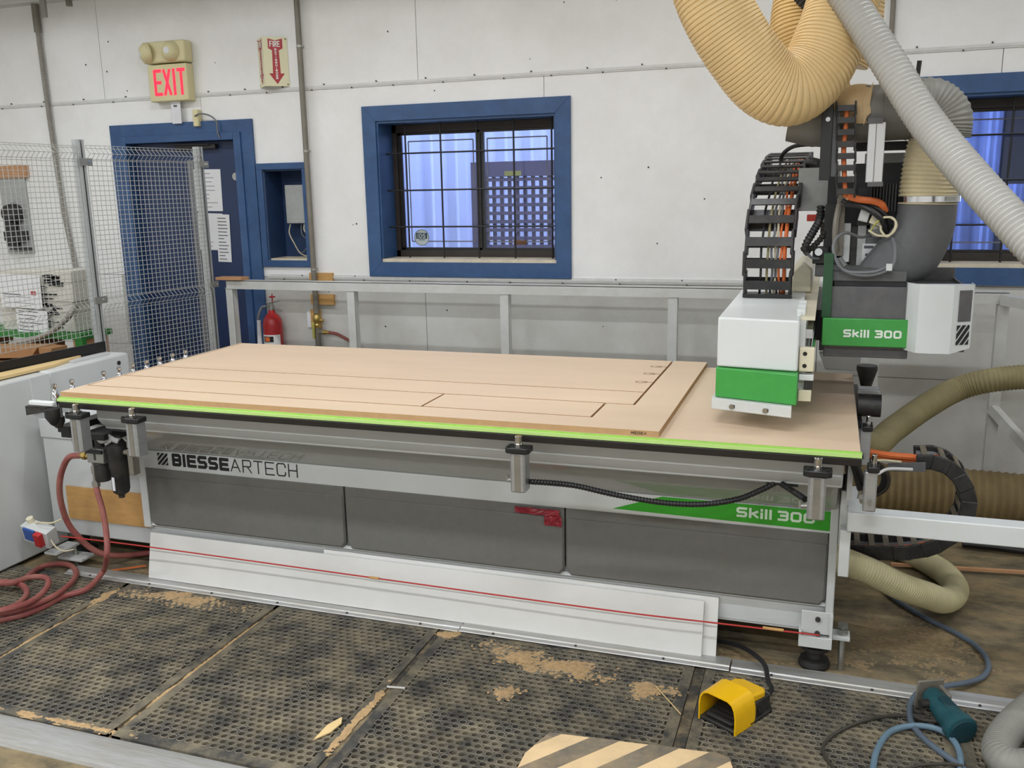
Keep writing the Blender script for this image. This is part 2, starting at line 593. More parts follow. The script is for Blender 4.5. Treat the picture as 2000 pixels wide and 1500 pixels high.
def cells(mb, x0, x1, z0, z1, y0, y1):
    xs = sorted({x0, x1} | {v for o in OPEN for v in o[:2] if x0 < v < x1})
    zs = sorted({z0, z1} | {v for o in OPEN for v in o[2:] if z0 < v < z1})
    n = 0
    for a, b in zip(xs, xs[1:]):
        # merge vertically where free
        for c, d in zip(zs, zs[1:]):
            mx, mz = (a + b) / 2, (c + d) / 2
            if any(o[0] < mx < o[1] and o[2] < mz < o[3] for o in OPEN):
                continue
            mb.box(a, b, y0, y1, c, d)
            n += 1
    return n

wall = MB()
cells(wall, X0, X1, 0, ZC, WY + .012, WY + WT)
wall_back = wall.build('wall_back', 'seam_dark', kind='structure')
G = .0018
rows = [(0.0, 0.632, 'wall_low_shade', [-1.2, 0.9, 3.0, 5.1], .002), (0.632, 1.148, 'wall_low_shade', [-1.95, 0.484, 2.92, 5.36], 0.0),
        (1.148, 2.372, 'wall_paint', [-1.13, 1.306, 3.746], 0.0),
        (2.372, ZC, 'wall_paint', [-1.93, 0.49, 2.93, 5.37], 0.0)]
for z0, z1, mt, cuts, rec in rows:
    xs = [X0] + cuts + [X1]
    for a, b in zip(xs, xs[1:]):
        p = MB()
        if cells(p, a + G, b - G, z0 + G, z1 - G, WY + rec, WY + .013):
            p.build('wall_panel', 'wall_paint' if b < -1.1 else mt, wall_back)
scr = MB()
for z in (2.36, 2.39, 1.16, 1.135):
    x = -3.5
    while x < 5:
        x += random.uniform(.28, .42)
        if not any(o[0] - .1 < x < o[1] + .1 and o[2] - .1 < z < o[3] + .1 for o in OPEN):
            scr.cyl((x, WY - .0105, z), (x, WY, z), .0045, seg=8)
for i in range(70):
    x, z = random.uniform(-3, 4.6), random.uniform(.5, 3.0)
    if not any(o[0] - .12 < x < o[1] + .12 and o[2] - .12 < z < o[3] + .12 for o in OPEN):
        scr.cyl((x, WY - .0015, z), (x, WY, z), random.uniform(.003, .006), seg=7)
scr.build('screw_heads', 'screw_dark', wall_back, kind='stuff')

def trim(name, x0, x1, z, h, segs):
    t = MB()
    w = (x1 - x0) / segs
    for i in range(segs):
        a, b = x0 + i * w, x0 + (i + 1) * w - .001
        t.box(a, b, WY - .007, WY, z - h / 2, z + h / 2)
        t.box(a, b, WY - .010, WY - .005, z - h * .18, z + h * .18)
    return t.build(name, 'batten', kind='structure')
trim('trim_1', X0, X1, 2.372, .024, 5)
trim('trim_2', -.70, 3.3, 1.152, .030, 4)
# painted beam running above the back wall and dark purlin next to it
MB().box(X0, X1, WY - .10, WY, 3.05, 3.13).build('trim_3', 'beam_white', kind='structure', bevel=.004)

# ------------------------------------------------------------------ windows
def window(n, o, casing, D=.235):
    x0, x1, z0, z1 = o
    w = structure('window_%d' % n, (x0, WY, z0))
    cw, ct = casing, .018
    y = WY - ct
    oc = [(x0 - cw, z0 - cw), (x1 + cw, z0 - cw), (x1 + cw, z1 + cw), (x0 - cw, z1 + cw)]
    ic = [(x0, z0), (x1, z0), (x1, z1), (x0, z1)]
    for i in range(4):
        j = (i + 1) % 4
        MB().prism([(p[0], y, p[1]) for p in (oc[i], oc[j], ic[j], ic[i])], (0, ct, 0)).build('casing_board', 'blue_trim', w, bevel=.0015)
    MB().box(x0, x0 + .012, WY - .004, WY + D, z0 + .02, z1 - .014).build('reveal_board', 'blue_trim', w)
    MB().box(x1 - .012, x1, WY - .004, WY + D, z0 + .02, z1 - .014).build('reveal_board', 'blue_trim', w)
    MB().box(x0, x1, WY - .004, WY + D, z1 - .014, z1).build('reveal_board', 'blue_trim', w)
    MB().box(x0, x1, WY - .004, WY + D, z0, z0 + .02).build('window_sill', 'sill_wood', w)
    # slider frame
    yf = WY + .19
    a0, a1, c0, c1 = x0 + .012, x1 - .012, z0 + .02, z1 - .014
    f = MB()
    f.box(a0, a0 + .03, yf, yf + .06, c0, c1).box(a1 - .03, a1, yf, yf + .06, c0, c1)
    f.box(a0, a1, yf, yf + .06, c0, c0 + .045).box(a0, a1, yf, yf + .06, c1 - .05, c1)
    f.build('window_frame', 'brown_frame', w, bevel=.002)
    xm = (a0 + a1) / 2 + .03
    for k, (s0, s1, yy) in enumerate(((a0 + .03, xm + .02, yf + .028), (xm - .02, a1 - .03, yf + .006))):
        s = MB()
        t = .022
        s.box(s0, s0 + t, yy, yy + .02, c0 + .045, c1 - .05).box(s1 - t, s1, yy, yy + .02, c0 + .045, c1 - .05)
        s.box(s0, s1, yy, yy + .02, c0 + .045, c0 + .06).box(s0, s1, yy, yy + .02, c1 - .065, c1 - .05)
        sash = s.build('sash', 'black_frame', w)
        MB().box(s0 + .006, s1 - .006, yy + .008, yy + .012, c0 + .05, c1 - .055).build('pane', 'glass', sash)
        i0, i1, j0, j1 = s0 + .07, s1 - .075, c0 + .10, c1 - .105
        tp = MB()
        e = .004
        yt = yy + .0065
        tp.box(i0, i1, yt, yt + .001, j0 - e, j0 + e).box(i0, i1, yt, yt + .001, j1 - e, j1 + e)
        tp.box(i0 - e, i0 + e, yt, yt + .001, j0, j1).box(i1 - e, i1 + e, yt, yt + .001, j0, j1)
        tp.build('alarm_foil', 'foil_tape', sash)
    # burglar bars
    yb = WY + .105
    step = (x1 - x0) / 4.62
    for i in range(5):
        bx = x0 + .148 + i * step * .955
        MB().cyl((bx, yb, z0 + .015), (bx, yb, z1 - .01), .0062, seg=8).build('burglar_bar', 'black_metal', w)
    for i in range(3):
        bz = z0 + .222 + i * .234
        MB().cyl((x0 + .004, yb - .011, bz), (x1 - .004, yb - .011, bz), .0055, seg=8).build('burglar_bar', 'black_metal', w)
    return w, yf, a0, xm, c0

w1, yf, a0, xm, c0 = window(1, W1, .094)
w2, *_ = window(2, W2, .094)
# round alarm sticker and small label on the panes
sy = yf + .0335
sx, sz = 0.372, 1.402
st = MB().lathe([(.0, 0), (.055, 0), (.055, .0006), (0, .0006)], (sx, sy, sz), (0, -1, 0), 32).build('alarm_sticker', 'sticker_pale', w1, label='round pale alarm sticker on left pane')
MB().box(sx - .040, sx + .040, sy - .0012, sy - .0007, sz - .008, sz + .030).build('sticker_panel', 'sticker_navy', st)
lt = MB()
letters(lt, 'IDS', (sx - .032, sy - .0018, sz - .003), (1, 0, 0), (0, 0, 1), .028, .021, .0055, .004, {'I': .010})
lt.build('lettering', 'sticker_pale', st)
MB().box(sx - .022, sx + .022, sy - .0012, sy - .0007, sz - .017, sz - .013).build('small_print', 'sticker_navy', st)
rg = MB()
rg.tube([(sx + .052 * math.cos(a * math.pi / 16), sy - .0008, sz + .052 * math.sin(a * math.pi / 16)) for a in range(32)], .0015, 6, closed=True)
rg.build('sticker_rim', 'sticker_navy', st)
MB().box(1.03, 1.115, yf + .010, yf + .0125, 1.355, 1.385).build('latch_label', 'label_brown', w1)
MB().box(1.31, 1.345, yf - .004, yf + .004, 1.33, 1.42).build('latch_label', 'black_frame', w1)

# ------------------------------------------------------------------ outside the windows
def outdoor():
    ct = thing('shipping_container', 'pale blue-white corrugated container wall outside both windows', 'container', (2, 4.4, 0))
    m = MB()
    x, pts = -1.2, []
    while x < 4.55:
        pts += [(x, 4.40), (x + .07, 4.40), (x + .11, 4.365), (x + .18, 4.365)]
        x += .22
    n = len(pts)
    vs = [(p[0], p[1], z) for z in (.0, 3.0) for p in pts]
    m.add(vs, [(i, i + 1, n + i + 1, n + i) for i in range(n - 1)])
    m.box(-1.2, 4.6, 4.41, 6.0, 0, 3.0)
    m.build('corrugated_side', 'container_paint', ct, smooth=0)
    m = MB().box(-1.2, 4.6, 4.34, 4.42, 2.9, 3.05)
    m.build('top_rail', 'container_paint', ct)
    la = thing('plastic_lattice', 'purple-grey square lattice panel standing outside the left window', 'lattice', (.8, 3.75, 0))
    xa, xb, za, zb, p = 0.44, 1.40, .0, 1.80, .062
    MB().box(xa, xb, 3.74, 3.775, zb, zb + .11).build('lattice_frame', 'lattice_plastic', la)
    MB().box(xa - .07, xa, 3.74, 3.775, za, zb + .11).build('lattice_frame', 'lattice_plastic', la)
    i = 0
    z = za + .03
    while z < zb:
        MB().box(xa, xb, 3.745, 3.76, z, z + .025).build('lattice_slat', 'lattice_plastic', la)
        z += p
    x = xa + .03
    while x < xb:
        MB().box(x, x + .027, 3.757, 3.772, za, zb).build('lattice_slat', 'lattice_plastic', la)
        x += p
    MB().box(.64, .77, 3.738, 3.741, zb + .005, zb + .04).build('lattice_label', 'yellow_label', la)
    tp = thing('blue_backdrop', 'blue tarpaulin added to darken the view outside the right window', 'backdrop', (4.3, 4.3, 0))  # made-up sheet that turns the container view a deeper, darker blue
    m = MB()
    n = 60
    vs = []
    for z in (0.0, 2.7):
        for i in range(n + 1):
            x = 3.50 + 1.4 * i / n
            vs.append((x, 4.31 + .018 * math.sin(i * .9) + .012 * math.sin(i * 2.3), z))
    m.add(vs, [(i, i + 1, n + 2 + i, n + 1 + i) for i in range(n)])
    m.build('sheet', 'blue_backdrop', tp)
    MB().cyl((3.50, 4.31, 2.70), (4.9, 4.31, 2.70), .02, seg=10).build('backdrop_pole', 'dark_fill', tp)
    dk = thing('dark_screen', 'added dark gate outside the right window', 'screen', (4.35, 3.6, 0))  # invented panels standing for the dark part of the container view
    for k in range(4):
        MB().box(3.93 + k * .3, 4.21 + k * .3, 3.6, 3.63, 1.68, 2.6).build('screen_panel', 'dark_fill', dk)
    for x in (3.94, 5.08):
        MB().box(x, x + .05, 3.63, 3.68, -.02, 2.6).build('screen_post', 'dark_fill', dk)
    for z in (.4, 1.70, 2.3):
        MB().box(3.93, 5.13, 3.63, 3.67, z, z + .05).build('screen_rail', 'dark_fill', dk)
    MB().box(-8, 12, WY + WT, 14, -.14, -.02).build('ground_outside', 'concrete', kind='structure')
outdoor()

# ------------------------------------------------------------------ door
d1 = structure('door_1', (DR[0], WY, 0))
cx0, cx1, cz = -1.905, -0.728, 2.20
for q in ((cx0, DR[0], 0, cz), (DR[1], cx1, 0, cz)):
    MB().box(q[0], q[1], WY - .02, WY, q[2], q[3]).build('casing_board', 'blue_trim', d1, bevel=.002)
MB().box(DR[0], DR[1], WY - .02, WY, DR[3], cz).build('casing_board', 'blue_trim', d1, bevel=.002)
f = MB()
f.box(DR[0] - .025, DR[0] + .03, WY - .032, WY + .16, 0, DR[3] + .02).box(DR[1] - .03, DR[1] + .025, WY - .032, WY + .16, 0, DR[3] + .02)
f.box(DR[0] + .03, DR[1] - .03, WY - .032, WY + .16, DR[3] - .03, DR[3] + .02)
f.box(DR[0] + .03, DR[1] - .03, WY + .092, WY + .12, DR[3] - .06, DR[3] - .03).box(DR[0] + .03, DR[0] + .06, WY + .092, WY + .12, 0, DR[3] - .06).box(DR[1] - .06, DR[1] - .03, WY + .092, WY + .12, 0, DR[3] - .06)
f.build('door_frame', 'blue_trim', d1, bevel=.003)
leaf = MB().box(DR[0] + .0305, DR[1] - .0305, WY + .045, WY + .09, .0, DR[3] - .0305).build('door_leaf', 'blue_door', d1, bevel=.003)
MB().box(-1.32, -1.27, WY + .041, WY + .045, .4, 1.95).build('door_strip', 'foil_tape', leaf)
k = MB().cyl((-.918, WY + .025, 1.828), (-.918, WY + .045, 1.828), .026, seg=20).cyl((-.918, WY + .017, 1.828), (-.918, WY + .025, 1.828), .017, seg=16)
k.build('deadbolt', 'zinc', leaf)
c = MB().box(-1.38, -1.05, WY + .005, WY + .045, 2.018, 2.050)
c.bar((-1.09, WY + .0, 2.045), (-1.45, WY - .01, 2.055), .02, .008)
c.build('door_closer', 'black_frame', leaf, bevel=.003)

def notice(name, label, x0, x1, z0, z1, y, lines, tilt=0.0, red=False):
    t = thing(name, label, 'paper', ((x0 + x1) / 2, y, z0))
    U = Vector((math.cos(tilt), 0, math.sin(tilt)))
    V = Vector((-math.sin(tilt), 0, math.cos(tilt)))
    o = Vector((x0, y, z0))
    w, h = x1 - x0, z1 - z0
    c = o + U * w / 2 + V * h / 2
    MB().obox(c, U, (0, 1, 0), V, w / 2, .0006, h / 2).build('sheet', 'paper', t)
    m = MB()
    for (u, v, lw, lh) in lines:
        m.obox(o + U * (u + lw / 2) * w + V * v * h + Vector((0, -.001, 0)), U, (0, 1, 0), V, lw * w / 2, .0002, lh * h / 2)
    m.build('printed_lines', 'print_red' if red else 'print_grey', t)
    return t

def textlines(n, x0=.1, x1=.9, z0=.1, z1=.9, h=.012, seed=1):
    r = random.Random(seed)
    out = []
    for i in range(n):
        v = z1 - (z1 - z0) * i / max(1, n - 1)
        w = (x1 - x0) * r.uniform(.55, 1)
        out.append((x0, v, w, h))
    return out
ydl = WY + .043
notice('door_notice', 'upper white notice taped on the blue door', -1.285, -1.055, 1.60, 1.885, ydl, textlines(9, seed=3), -.02)
notice('door_notice', 'wide white notice below, on the blue door', -1.275, -1.07, 1.33, 1.585, ydl, textlines(8, .05, .6, seed=4), -.03)
notice('door_notice', 'narrow white notice overlapping at lower right on the blue door', -1.125, -1.015, 1.245, 1.575, ydl - .002,
       textlines(13, .1, .85, .06, .92, seed=5, h=.018), -.03)

# ------------------------------------------------------------------ niche with electrical box
nz = thing('wall_niche', 'blue framed wall niche beside the door holding wires', 'niche', (NI[0], WY, NI[2]))
for q in ((NI[0] - .046, NI[1] + .04, NI[3], NI[3] + .042), (NI[0] - .046, NI[1] + .04, NI[2] - .045, NI[2]),
          (NI[0] - .046, NI[0], NI[2], NI[3]), (NI[1], NI[1] + .04, NI[2], NI[3])):
    MB().box(q[0], q[1], WY - .018, WY, q[2], q[3]).build('frame_board', 'blue_trim', nz, bevel=.002)
m = MB()
m.box(NI[0], NI[1], WY + .20, WY + .21, NI[2], NI[3]).box(NI[0], NI[0] + .01, WY, WY + .2, NI[2], NI[3])
m.box(NI[1] - .01, NI[1], WY, WY + .2, NI[2], NI[3]).box(NI[0], NI[1], WY, WY + .2, NI[3] - .01, NI[3])
m.build('niche_lining', 'navy_inside', nz)
MB().box(NI[0] + .01, NI[1] - .01, WY + .002, WY + .2, NI[2], NI[2] + .012).build('niche_shelf', 'sill_wood', nz)
eb = thing('electrical_box', 'light grey steel electrical box inside the blue niche', 'electrical box', (-.5, WY + .15, 1.5))
MB().box(-.585, -.384, WY + .105, WY + .198, 1.505, 1.765).build('box_body', 'box_grey', eb, bevel=.004)
MB().box(-.583, -.386, WY + .099, WY + .104, 1.507, 1.763).build('box_cover', 'box_grey', eb, bevel=.002)
wr = MB()
wr.tube(cr([(-.57, WY + .12, 1.50), (-.57, WY + .10, 1.44), (-.53, WY + .09, 1.37), (-.50, WY + .10, 1.31), (-.47, WY + .12, 1.285), (-.42, WY + .13, 1.275)]), .004, 6)
wr.tube(cr([(-.46, WY + .12, 1.50), (-.45, WY + .10, 1.46), (-.42, WY + .1, 1.43), (-.385, WY + .12, 1.42)]), .005, 6)
wr.build('wire', 'cream_cable', nz)
wr = MB()
wr.tube(cr([(-.49, WY + .13, 1.50), (-.47, WY + .1, 1.43), (-.43, WY + .12, 1.38), (-.46, WY + .12, 1.33), (-.5, WY + .13, 1.30)]), .004, 6)
wr.tube(cr([(-.43, WY + .13, 1.50), (-.44, WY + .1, 1.45), (-.40, WY + .12, 1.40), (-.42, WY + .12, 1.35)]), .004, 6)
wr.build('wire', 'grey_cable', nz)
MB().box(-.395, -.384, WY + .11, WY + .13, 1.28, 1.39).build('wire_cover', 'cream_cable', nz)

# ------------------------------------------------------------------ exit sign with emergency lamps
ex = thing('exit_sign', 'cream exit sign with twin emergency lamps above the blue door', 'exit sign', (-1.33, WY - .05, 2.33))
MB().box(-1.482, -1.165, WY - .075, WY, 2.335, 2.575).build('sign_box', 'exit_cream', ex, bevel=.008)
hd = MB()
hd.box(-1.505, -1.158, WY - .09, WY, 2.583, 2.722)
head = hd.build('lamp_head', 'exit_cream', ex, bevel=.014, seg=3)
for cx, dr in ((-1.455, (-.55, -.75, -.15)), (-1.265, (.05, -1, .0))):
    b = Vector((cx, WY - .08, 2.652))
    d = Vector(dr).normalized()
    MB().lathe([(.068, 0), (.066, .02), (.05, .045), (.030, .058), (0, .06)], b, d, 24).build('lamp_cone', 'exit_cream', head)
    MB().lathe([(.022, 0), (.022, .007), (.012, .010), (0, .011)], b + d * .053, d, 20).build('lamp_lens', 'paper', head)
tx = MB()
letters(tx, 'EXIT', (-1.437, WY - .0765, 2.372), (1, 0, 0), (0, 0, 1), .172, .066, .021, .010, {'I': .03})
tx.build('lettering', 'exit_red', ex, label='glowing red EXIT letters')
MB().box(-1.345, -1.268, WY - .04, WY - .037, 2.19, 2.335).build('hanging_tag', 'tag_white', ex)
MB().box(-1.322, -1.295, WY - .042, WY - .040, 2.30, 2.312).build('tag_print', 'print_grey', ex)
cb = thing('door_contact', 'cream alarm contact with grey wire above the door frame', 'contact', (-1.15, WY, 2.2))
MB().box(-1.172, -1.13, WY - .045, WY, 2.165, 2.275).build('contact_body', 'exit_cream', cb, bevel=.004)
w = MB().tube(cr([(-1.15, WY - .05, 2.232), (-1.10, WY - .055, 2.245), (-1.03, WY - .05, 2.23), (-.985, WY - .045, 2.19), (-.985, WY - .04, 2.12), (-.975, WY - .035, 2.085)]), .0055, 8)
w.build('contact_wire', 'grey_cable', cb)

# ------------------------------------------------------------------ folded fire extinguisher sign
fs = thing('fire_extinguisher_sign', 'folded cream sign with red arrow reading FIRE EXTINGUISHER', 'sign', (-.52, WY, 2.38))
zb_, zt_ = 2.392, 2.695
A, B, Cc = Vector((-.648, WY - .002, 0)), Vector((-.575, WY - .105, 0)), Vector((-.425, WY - .002, 0))
B = Vector((-.553, WY - .085, 0))
face = MB()
for p, q in ((A, B), (B, Cc)):
    d = (q - p).normalized()
    nrm = Vector((d.y, -d.x, 0))
    face.obox((p + q) / 2 + Vector((0, 0, (zb_ + zt_) / 2)), d, nrm, (0, 0, 1), (q - p).length / 2, .0012, (zt_ - zb_) / 2)
face.build('sign_sheet', 'sign_cream', fs)
for p, q in ((A, B), (Cc, B)):
    d = (q - p).normalized()
    nrm = Vector((-abs(d.y) if False else d.y, -d.x, 0))
    if nrm.y > 0: nrm = -nrm
    U = d if p is A else -d
    L0 = (q - p).length
    base = (p if p is A else B) + nrm * .0024 + Vector((0, 0, zb_))
    P2 = lambda u, v, o=0: base + nrm * o + U * (u * L0) + Vector((0, 0, v * (zt_ - zb_)))
    ar = MB()
    ar.poly([P2(.5, .04), P2(.82, .26), P2(.66, .26), P2(.64, .73), P2(.80, .77), P2(.80, .97), P2(.5, .93), P2(.20, .97), P2(.20, .77), P2(.36, .73), P2(.34, .26), P2(.18, .26)])
    arrow = ar.build('arrow', 'sign_red', fs, smooth=0)
    tl = MB()
    letters(tl, 'FIRE', P2(.27, .80, .0008), U, (0, 0, 1), .036, .0165, .0052, .003, {'I': .006})
    word = 'EXTINGUISHER'
    for i, ch in enumerate(word):
        letters(tl, ch, P2(.5, .728 - i * .0535, .0008) - U * .0065, U, (0, 0, 1), .0125, .013, .0034, 0)
    tl.build('lettering', 'white_text', arrow)
for px_, pz_ in ((-.64, zb_ + .012), (-.64, zt_ - .012), (-.433, zb_ + .012), (-.433, zt_ - .012)):
    MB().cyl((px_, WY - .012, pz_), (px_, WY - .002, pz_), .004, seg=8).build('screw', 'screw_dark', fs)

# ------------------------------------------------------------------ pipes and conduits on the wall
pp = thing('air_pipe', 'grey steel air pipe running down the wall to brass valve', 'pipe', (-.31, WY - .05, .7))
px_ = -.309
MB().cyl((px_, WY - .045, .90), (px_, WY - .045, 3.05), .0185, seg=16).build('pipe', 'pipe_grey', pp)
for z in (2.62, 1.97, 1.2):
    MB().cyl((px_, WY - .045, z), (px_, WY - .045, z + .012), .0205, seg=16).box(px_ - .005, px_ + .005, WY - .03, WY, z, z + .012).build('pipe_clamp', 'zinc', pp)
for z in (1.11, .965):
    MB().box(px_ - .05, px_ + .125, WY - .023, WY - .001, z, z + .07).build('backing_board', 'ply', pp)
MB().box(px_ - .065, px_ + .01, WY - .015, WY - .001, .80, .93).build('backing_board', 'ply', pp)
MB().box(px_ - .095, px_ - .06, WY - .012, WY - .001, .805, .915).build('backing_board', 'tag_white', pp)
v = MB().lathe([(.0, 0), (.022, 0), (.024, .02), (.018, .03), (.027, .05), (.027, .075), (.018, .09), (.022, .1), (.0, .1)], (px_, WY - .045, .81), (0, 0, 1), 16)
v.cyl((px_, WY - .045, .86), (px_ + .05, WY - .045, .862), .010)
v.build('valve_body', 'brass', pp)
v = MB().box(px_ - .02, px_ - .006, WY - .08, WY - .07, .74, .85)
v.build('valve_handle', 'yellow_label', pp)
v = MB().cyl((px_, WY - .045, .66), (px_, WY - .045, .82), .019).cyl((px_, WY - .045, .655), (px_, WY - .045, .69), .023).cyl((px_, WY - .045, .78), (px_ + .05, WY - .045, .78), .014)
v.build('drip_leg', 'pipe_grey', pp)
v = MB().cyl((px_ + .045, WY - .045, .78), (px_ + .09, WY - .045, .78), .016, .012)
v.build('hose_fitting', 'brass', pp)
MB().tube(cr([(px_ + .09, WY - .045, .78), (px_ + .15, WY - .05, .772), (px_ + .22, WY - .06, .745), (px_ + .30, WY - .06, .70), (px_ + .36, WY - .06, .6)]), .011, 10).build('hose', 'red_hose', pp)

fc = thing('flexible_conduit', 'grey ribbed conduit hanging down the wall behind the mesh fence', 'conduit', (-2.4, WY - .03, 1))
c = MB()
c.corrugated([(-2.432, WY - .03, 3.1), (-2.428, WY - .03, 2.7), (-2.422, WY - .03, 2.35), (-2.405, WY - .03, 1.85), (-2.385, WY - .03, 1.55), (-2.345, WY - .03, 1.22), (-2.244, 2.450, 1.068), (-1.775, 1.950, 1.042), (-1.528, 1.660, 1.016), (-1.585, 1.645, 0.952), (-1.713, 1.645, 0.873), (-1.891, 1.645, 0.813), (-2.068, 1.645, 0.780)], .018, .014, .004, 10, sub=3)
c.build('conduit_tube', 'flex_grey', fc)
MB().cyl((-2.432, WY - .03, 2.86), (-2.432, WY - .03, 3.1), .024, seg=12).build('conduit_sleeve', 'pipe_grey', fc)
MB().box(-2.42, -2.32, WY - .03, WY, .93, 1.02).build('conduit_box', 'box_grey', fc)
rc = thing('electrical_conduit', 'thin dark conduit on the wall above the right window', 'conduit', (3.215, WY - .02, 2.3))
MB().cyl((3.212, WY - .02, 2.28), (3.205, WY - .02, 3.05), .013, seg=10).build('conduit_tube', 'pipe_grey', rc)
MB().tube(cr([(3.212, WY - .02, 2.28), (3.215, WY - .03, 2.2), (3.25, WY - .05, 2.12)]), .009, 8).build('conduit_tail', 'black_cable', rc)
hk = thing('wall_bracket', 'small zinc bracket and rod hanging under the painted beam', 'bracket', (-2.3, WY - .1, 2.9))
MB().box(-2.275, -2.235, WY - .14, WY - .12, 2.93, 3.3).build('strap', 'zinc', hk)
MB().bar((-2.33, WY - .15, 3.07), (-2.03, WY - .15, 3.03), .012, .012).build('rod', 'black_metal', hk)
MB().box(-2.06, -2.03, WY - .13, WY - .10, 2.99, 3.1).build('clip', 'pipe_grey', hk)

# ------------------------------------------------------------------ fire extinguisher
fe = thing('fire_extinguisher', 'red fire extinguisher hanging on the wall behind the table', 'fire extinguisher', (-.635, WY - .1, .5))
fx, fy = -.634, WY - .085
MB().lathe([(.0, 0), (.06, .0), (.066, .012), (.066, .33), (.060, .365), (.042, .395), (.024, .408), (.022, .43), (0, .43)], (fx, fy, .47), (0, 0, 1), 28).build('cylinder', 'red_paint', fe)
lb = MB()
ang = [math.pi * (1.08 + .84 * i / 14) for i in range(15)]
def wrap(m, z0, z1, r, a0=0, a1=14):
    for i in range(a0, a1):
        a, b = ang[i], ang[i + 1]
        m.quad((fx + r * math.cos(a), fy + r * math.sin(a), z0), (fx + r * math.cos(b), fy + r * math.sin(b), z0),
               (fx + r * math.cos(b), fy + r * math.sin(b), z1), (fx + r * math.cos(a), fy + r * math.sin(a), z1))
wrap(lb, .60, .735, .0668)
lab = lb.build('label', 'paper', fe)
l2 = MB(); wrap(l2, .685, .725, .0674, 4, 10); wrap(l2, .655, .665, .0674, 2, 12); wrap(l2, .62, .635, .0674, 2, 7)
l2.build('label_print', 'print_black', lab)
l3 = MB(); wrap(l3, .69, .72, .0678, 5, 8)
l3.build('label_flame', 'orange_cable', lab)
l4 = MB().lathe([(.0675, 0), (.069, .002), (.069, .018), (.0675, .02)], (fx, fy, .53), (0, 0, 1), 28)
l4.build('strap', 'zinc', fe)
h = MB().cyl((fx, fy, .895), (fx, fy, .935), .02).bar((fx - .03, fy, .94), (fx + .075, fy - .01, .965), .022, .008).bar((fx - .03, fy, .925), (fx + .085, fy - .01, .895), .02, .006)
h.build('valve', 'zinc', fe)
MB().box(fx + .0, fx + .03, fy - .02, fy + .01, .985, .995).cyl((fx + .01, fy, .94), (fx + .012, fy, 1.01), .004, seg=8).build('safety_pin', 'red_paint', fe)
MB().tube(cr([(fx - .03, fy - .01, .925), (fx - .07, fy - .01, .915), (fx - .095, fy - .02, .86), (fx - .095, fy - .03, .80)]), .009, 8).build('hose', 'grey_cable', fe)
MB().cyl((fx - .093, fy - .03, .66), (fx - .088, fy - .03, .83), .017, .013, 12).build('nozzle', 'paper', fe)

for c_ in fe.children:
    c_.location.z += .03

# ------------------------------------------------------------------ steel guard rail behind the machine
gr = thing('guard_rail', 'white painted steel guard rail behind the cutting table', 'rail', (1.5, 2.25, 0))
RY = 2.25
for x in (-.785, .118, 1.145, 2.145, 3.21, 3.80):
    p = MB()
    p.box(x - .026, x + .026, RY - .003, RY + .003, 0, 1.10).box(x - .026, x - .02, RY, RY + .05, 0, 1.10)
    p.box(x + .02, x + .026, RY, RY + .05, 0, 1.10)
    po = p.build('post', 'steel_white', gr)
    MB().box(x - .03, x + .03, RY - .006, RY + .052, 1.10, 1.106).build('post_cap', 'pipe_grey', po)
r = MB()
r.box(-.80, 3.82, RY - .008, RY - .002, 1.098, 1.154).box(-.80, 3.82, RY - .008, RY + .045, 1.150, 1.156)
r.build('top_rail', 'steel_white', gr)
MB().bar((3.80, RY - .02, 1.12), (4.15, RY - .75, 1.12), .05, .05).build('return_rail', 'steel_white', gr)
MB().bar((3.79, RY, .56), (4.3, RY - .5, .02), .045, .045).build('brace', 'steel_white', gr)
wb = MB().box(-.865, -.665, RY - .03, RY + .06, 1.157, 1.176).build('wood_block', 'wood_block', bevel=.002, label='short brown wood block lying on the rail end', cat='wood block')

# ------------------------------------------------------------------ wire mesh fence
def mesh_panel(mb, a, b, z0, z1, px=.031, pz=.0275, crimps=(), r=.0017, nrm=None):
    a, b = Vector(a), Vector(b)
    d = b - a
    L = d.length
    d.normalize()
    nrm = Vector((d.y, -d.x, 0))
    n = int(L / px)
    for i in range(n + 1):
        p = a + d * (L * i / n)
        path = [Vector((p.x, p.y, z0))]
        for cz_ in sorted(crimps):
            for dz, off in ((-.05, 0), (-.02, .03), (.01, 0)):
                if z0 < cz_ + dz < z1:
                    path.append(Vector((p.x, p.y, cz_ + dz)) + nrm * off)
        path.append(Vector((p.x, p.y, z1)))
        mb.tube(path, r, 5)
    m = int((z1 - z0) / pz)
    for j in range(m + 1):
        z = z1 - pz * j
        if any(cz_ - .048 < z < cz_ + .008 for cz_ in crimps):
            continue
        mb.tube([Vector((a.x, a.y, z)), Vector((b.x, b.y, z))], r, 5)
    for cz_ in crimps:
        for dz, off in ((-.05, 0), (-.02, .03), (.01, 0)):
            mb.tube([Vector((a.x, a.y, cz_ + dz)) + nrm * off, Vector((b.x, b.y, cz_ + dz)) + nrm * off], r, 5)

def fence_post(f, x, y, z1, z0=0.0):
    p = MB()
    p.box(x - .022, x + .022, y - .022, y - .018, z0, z1).box(x - .022, x + .022, y + .018, y + .022, z0, z1)
    p.box(x - .022, x - .018, y - .018, y + .018, z0, z1).box(x + .018, x + .022, y - .018, y - .006, z0, z1).box(x + .018, x + .022, y + .006, y + .018, z0, z1)
    p.box(x - .010, x + .010, y - .026, y - .022, z0, z1)
    po = p.build('post', 'post_steel', f)
    MB().box(x + .012, x + .016, y - .006, y + .006, z0, z1).build('post_slot', 'screw_dark', po)
    for z in (1.9, 1.13):
        MB().box(x + .022, x + .03, y - .035, y + .06, z - .02, z + .02).build('clamp', 'zinc', po)
        MB().cyl((x + .03, y + .035, z), (x + .036, y + .035, z), .007, seg=8).build('bolt', 'chrome', po)
PA, PB = (-1.0, 1.30), (-0.90, 2.20)
